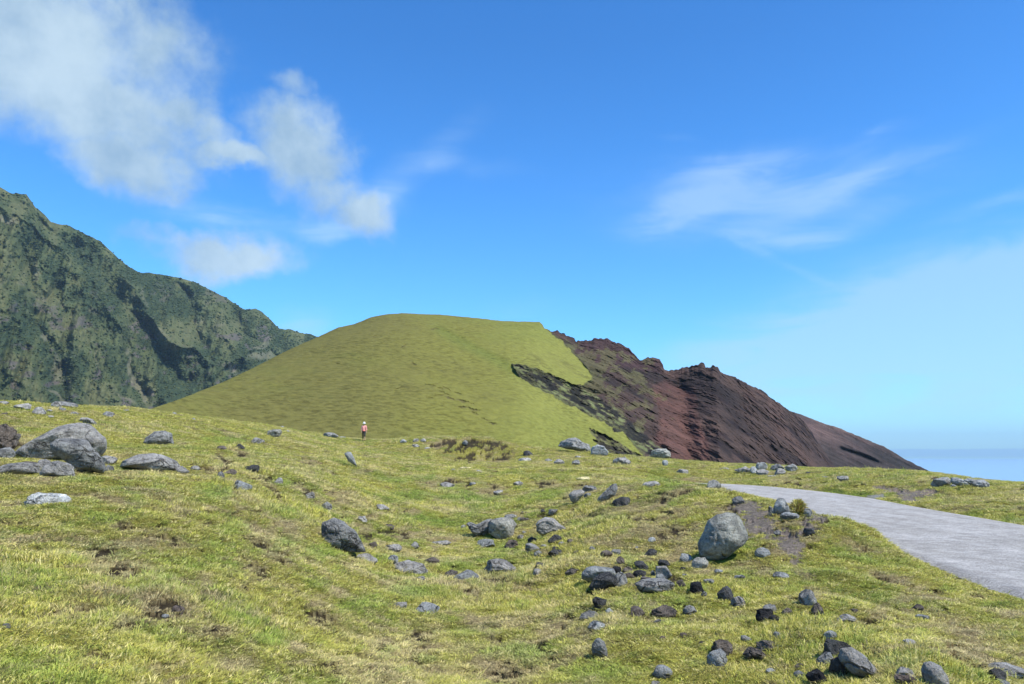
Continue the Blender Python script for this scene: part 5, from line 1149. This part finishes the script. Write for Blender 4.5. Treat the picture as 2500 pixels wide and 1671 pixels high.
def build_person():
    X, Y, Z, r = ray_ground(888, 1077)
    root = bpy.data.objects.new('person', None); COL.objects.link(root); root.location = (X, Y, Z + .02); root.rotation_euler = (0, 0, math.atan2(-X, Y))
    tag(root, 'walker in a white hat, coral pink top and dark cropped trousers on the crest', 'person')
    skin = plain('skin', (.45, .27, .19)); pink = plain('coral_cloth', (.85, .22, .18)); pale = plain('pale_pink_cloth', (.88, .40, .34)); dark = plain('dark_trousers', (.035, .035, .04)); white = plain('white_hat', (.82, .82, .76)); hair = plain('dark_hair', (.04, .025, .02)); boot = plain('boot_leather', (.10, .075, .055)); strap = plain('strap', (.70, .26, .21))
    # faces -y (towards the camera); left leg (x<0) trailing, right leg forward
    J = [((0, 0, .94), (.135, .10)), ((0, 0, 1.08), (.125, .09)), ((0, -.01, 1.24), (.145, .10)), ((0, 0, 1.37), (.12, .085)), ((0, 0, 1.44), .055), ((0, -.01, 1.50), .06), ((0, -.015, 1.58), (.078, .095)), ((0, -.01, 1.66), (.07, .085)),   # 0-7
         ((-.17, 0, 1.385), .055), ((-.23, .02, 1.12), .042), ((-.22, -.06, .90), .033), ((-.215, -.08, .85), .030),           # 8-11 arm
         ((.17, 0, 1.385), .055), ((.235, .03, 1.12), .042), ((.235, -.02, .89), .033), ((.235, -.035, .84), .030),            # 12-15
         ((-.09, 0, .88), .09), ((-.085, .05, .50), .058), ((-.08, .20, .12), .042), ((-.08, .11, .045), (.04, .035)),         # 16-19
         ((.09, 0, .88), .09), ((.085, -.12, .50), .058), ((.08, -.12, .10), .042), ((.08, -.24, .045), (.04, .035))]          # 20-23
    E = [(0, 1), (1, 2), (2, 3), (3, 4), (4, 5), (5, 6), (6, 7), (3, 8), (8, 9), (9, 10), (10, 11), (3, 12), (12, 13), (13, 14), (14, 15), (0, 16), (16, 17), (17, 18), (18, 19), (0, 20), (20, 21), (21, 22), (22, 23)]
    for sx, w, hd in ((-1, 11, (-.215, -.08, .85)), (1, 15, (.235, -.035, .84))):      # fingers and thumbs rooted in the palms
        pk = len(J); J.append(((hd[0], hd[1] - .01, hd[2] - .05), (.034, .018))); E.append((w, pk))
        for f, (oy, L) in enumerate(((-.028, .065), (-.010, .075), (.008, .07), (.024, .055))):
            k = len(J); J.append(((hd[0], hd[1] + oy - .01, hd[2] - .08), .009)); J.append(((hd[0] - sx * .012, hd[1] + oy - .02, hd[2] - .08 - L * .6), .008)); J.append(((hd[0] - sx * .03, hd[1] + oy - .02, hd[2] - .08 - L), .007)); E += [(pk, k), (k, k + 1), (k + 1, k + 2)]
        k = len(J); J.append(((hd[0] - sx * .01, hd[1] - .045, hd[2] - .05), .010)); J.append(((hd[0] - sx * .02, hd[1] - .062, hd[2] - .08), .008)); E += [(pk, k), (k, k + 1)]
    body = skin_obj('body', J, E, skin, root)
    # face features on the body: nose, ears
    sh = skin_obj('shirt', [((0, 0, .84), (.175, .135)), ((0, 0, 1.0), (.165, .13)), ((0, 0, 1.2), (.175, .13)), ((0, 0, 1.37), (.15, .105)), ((0, 0, 1.43), .07), ((-.18, 0, 1.385), .07), ((-.235, .02, 1.12), .058), ((-.225, -.05, .95), .045), ((.18, 0, 1.385), .07), ((.24, .03, 1.12), .058), ((.238, -.01, .95), .045)],
                  [(0, 1), (1, 2), (2, 3), (3, 4), (3, 5), (5, 6), (6, 7), (3, 8), (8, 9), (9, 10)], pale, root)
    tr = skin_obj('trousers', [((0, 0, .97), (.145, .115)), ((-.09, 0, .86), .102), ((-.085, .05, .52), .074), ((-.082, .13, .32), .062), ((-.08, .19, .15), .052), ((.09, 0, .86), .102), ((.085, -.12, .52), .074), ((.082, -.12, .36), .062)], [(0, 1), (1, 2), (2, 3), (3, 4), (0, 5), (5, 6), (6, 7)], dark, root)
    vest = skin_obj('waist_bag', [((-.10, -.115, .94), (.05, .05)), ((0, -.135, .93), (.075, .06)), ((.10, -.115, .94), (.05, .05))], [(0, 1), (1, 2)], pink, root)
    for sx in (-1, 1):
        skin_obj('backpack_strap', [((sx * .11, -.02, 1.44), .022), ((sx * .125, -.12, 1.33), .022), ((sx * .135, -.135, 1.12), .022), ((sx * .15, -.08, .98), .02)], [(0, 1), (1, 2), (2, 3)], strap, root)
    skin_obj('backpack', [((0, .14, .98), (.12, .09)), ((0, .17, 1.15), (.14, .10)), ((0, .15, 1.36), (.11, .08))], [(0, 1), (1, 2)], strap, root)
    skin_obj('hair', [((0, .045, 1.66), (.075, .07)), ((0, .07, 1.56), (.085, .06)), ((0, .05, 1.46), (.075, .05))], [(0, 1), (1, 2)], hair, root)
    hat = lathe('hat', [(.0, .125), (.05, .122), (.085, .10), (.10, .05), (.103, .0), (.165, -.018), (.168, -.022), (.10, -.006), (.0, -.004)], white, root, (0, -.005, 1.665), sc=(1, 1.1), rot=(.12, 0, 0))
    # sunglasses, nose
    skin_obj('sunglasses', [((-.06, -.09, 1.60), .018), ((0, -.112, 1.60), .010), ((.06, -.09, 1.60), .018)], [(0, 1), (1, 2)], hair, root, sub=1)
    for co in ((-.08, .18, .0), (.08, -.14, .0)):
        skin_obj('boot', [((co[0], co[1] + .05, .06), (.052, .05)), ((co[0], co[1] - .05, .045), (.05, .04)), ((co[0], co[1] - .13, .035), (.045, .032)), ((co[0], co[1] + .05, .14), .052)], [(0, 1), (1, 2), (0, 3)], boot, root)
build_person()

# ------------------------------------------------------------------ haze
def build_haze():
    lo, hi = Vector((-27000, -27000, -66)), Vector((27000, 27000, 760))
    V = [(x, y, z) for x in (lo.x, hi.x) for y in (lo.y, hi.y) for z in (lo.z, hi.z)]
    o = tri_mesh('haze', V, [(0, 1, 3, 2), (4, 6, 7, 5), (0, 4, 5, 1), (2, 3, 7, 6), (0, 2, 6, 4), (1, 5, 7, 3)], smooth=False)
    m = bpy.data.materials.new('haze_air'); m.use_nodes = True; nt = m.node_tree; nt.nodes.clear(); out = ND(nt, 'ShaderNodeOutputMaterial'); v = ND(nt, 'ShaderNodeVolumePrincipled')
    v.inputs['Color'].default_value = (.6, .85, 1, 1); v.inputs['Density'].default_value = 0.000045; v.inputs['Anisotropy'].default_value = .0
    LK(nt, v.outputs[0], out.inputs['Volume']); o.data.materials.append(m); tag(o, kind='stuff')
build_haze()
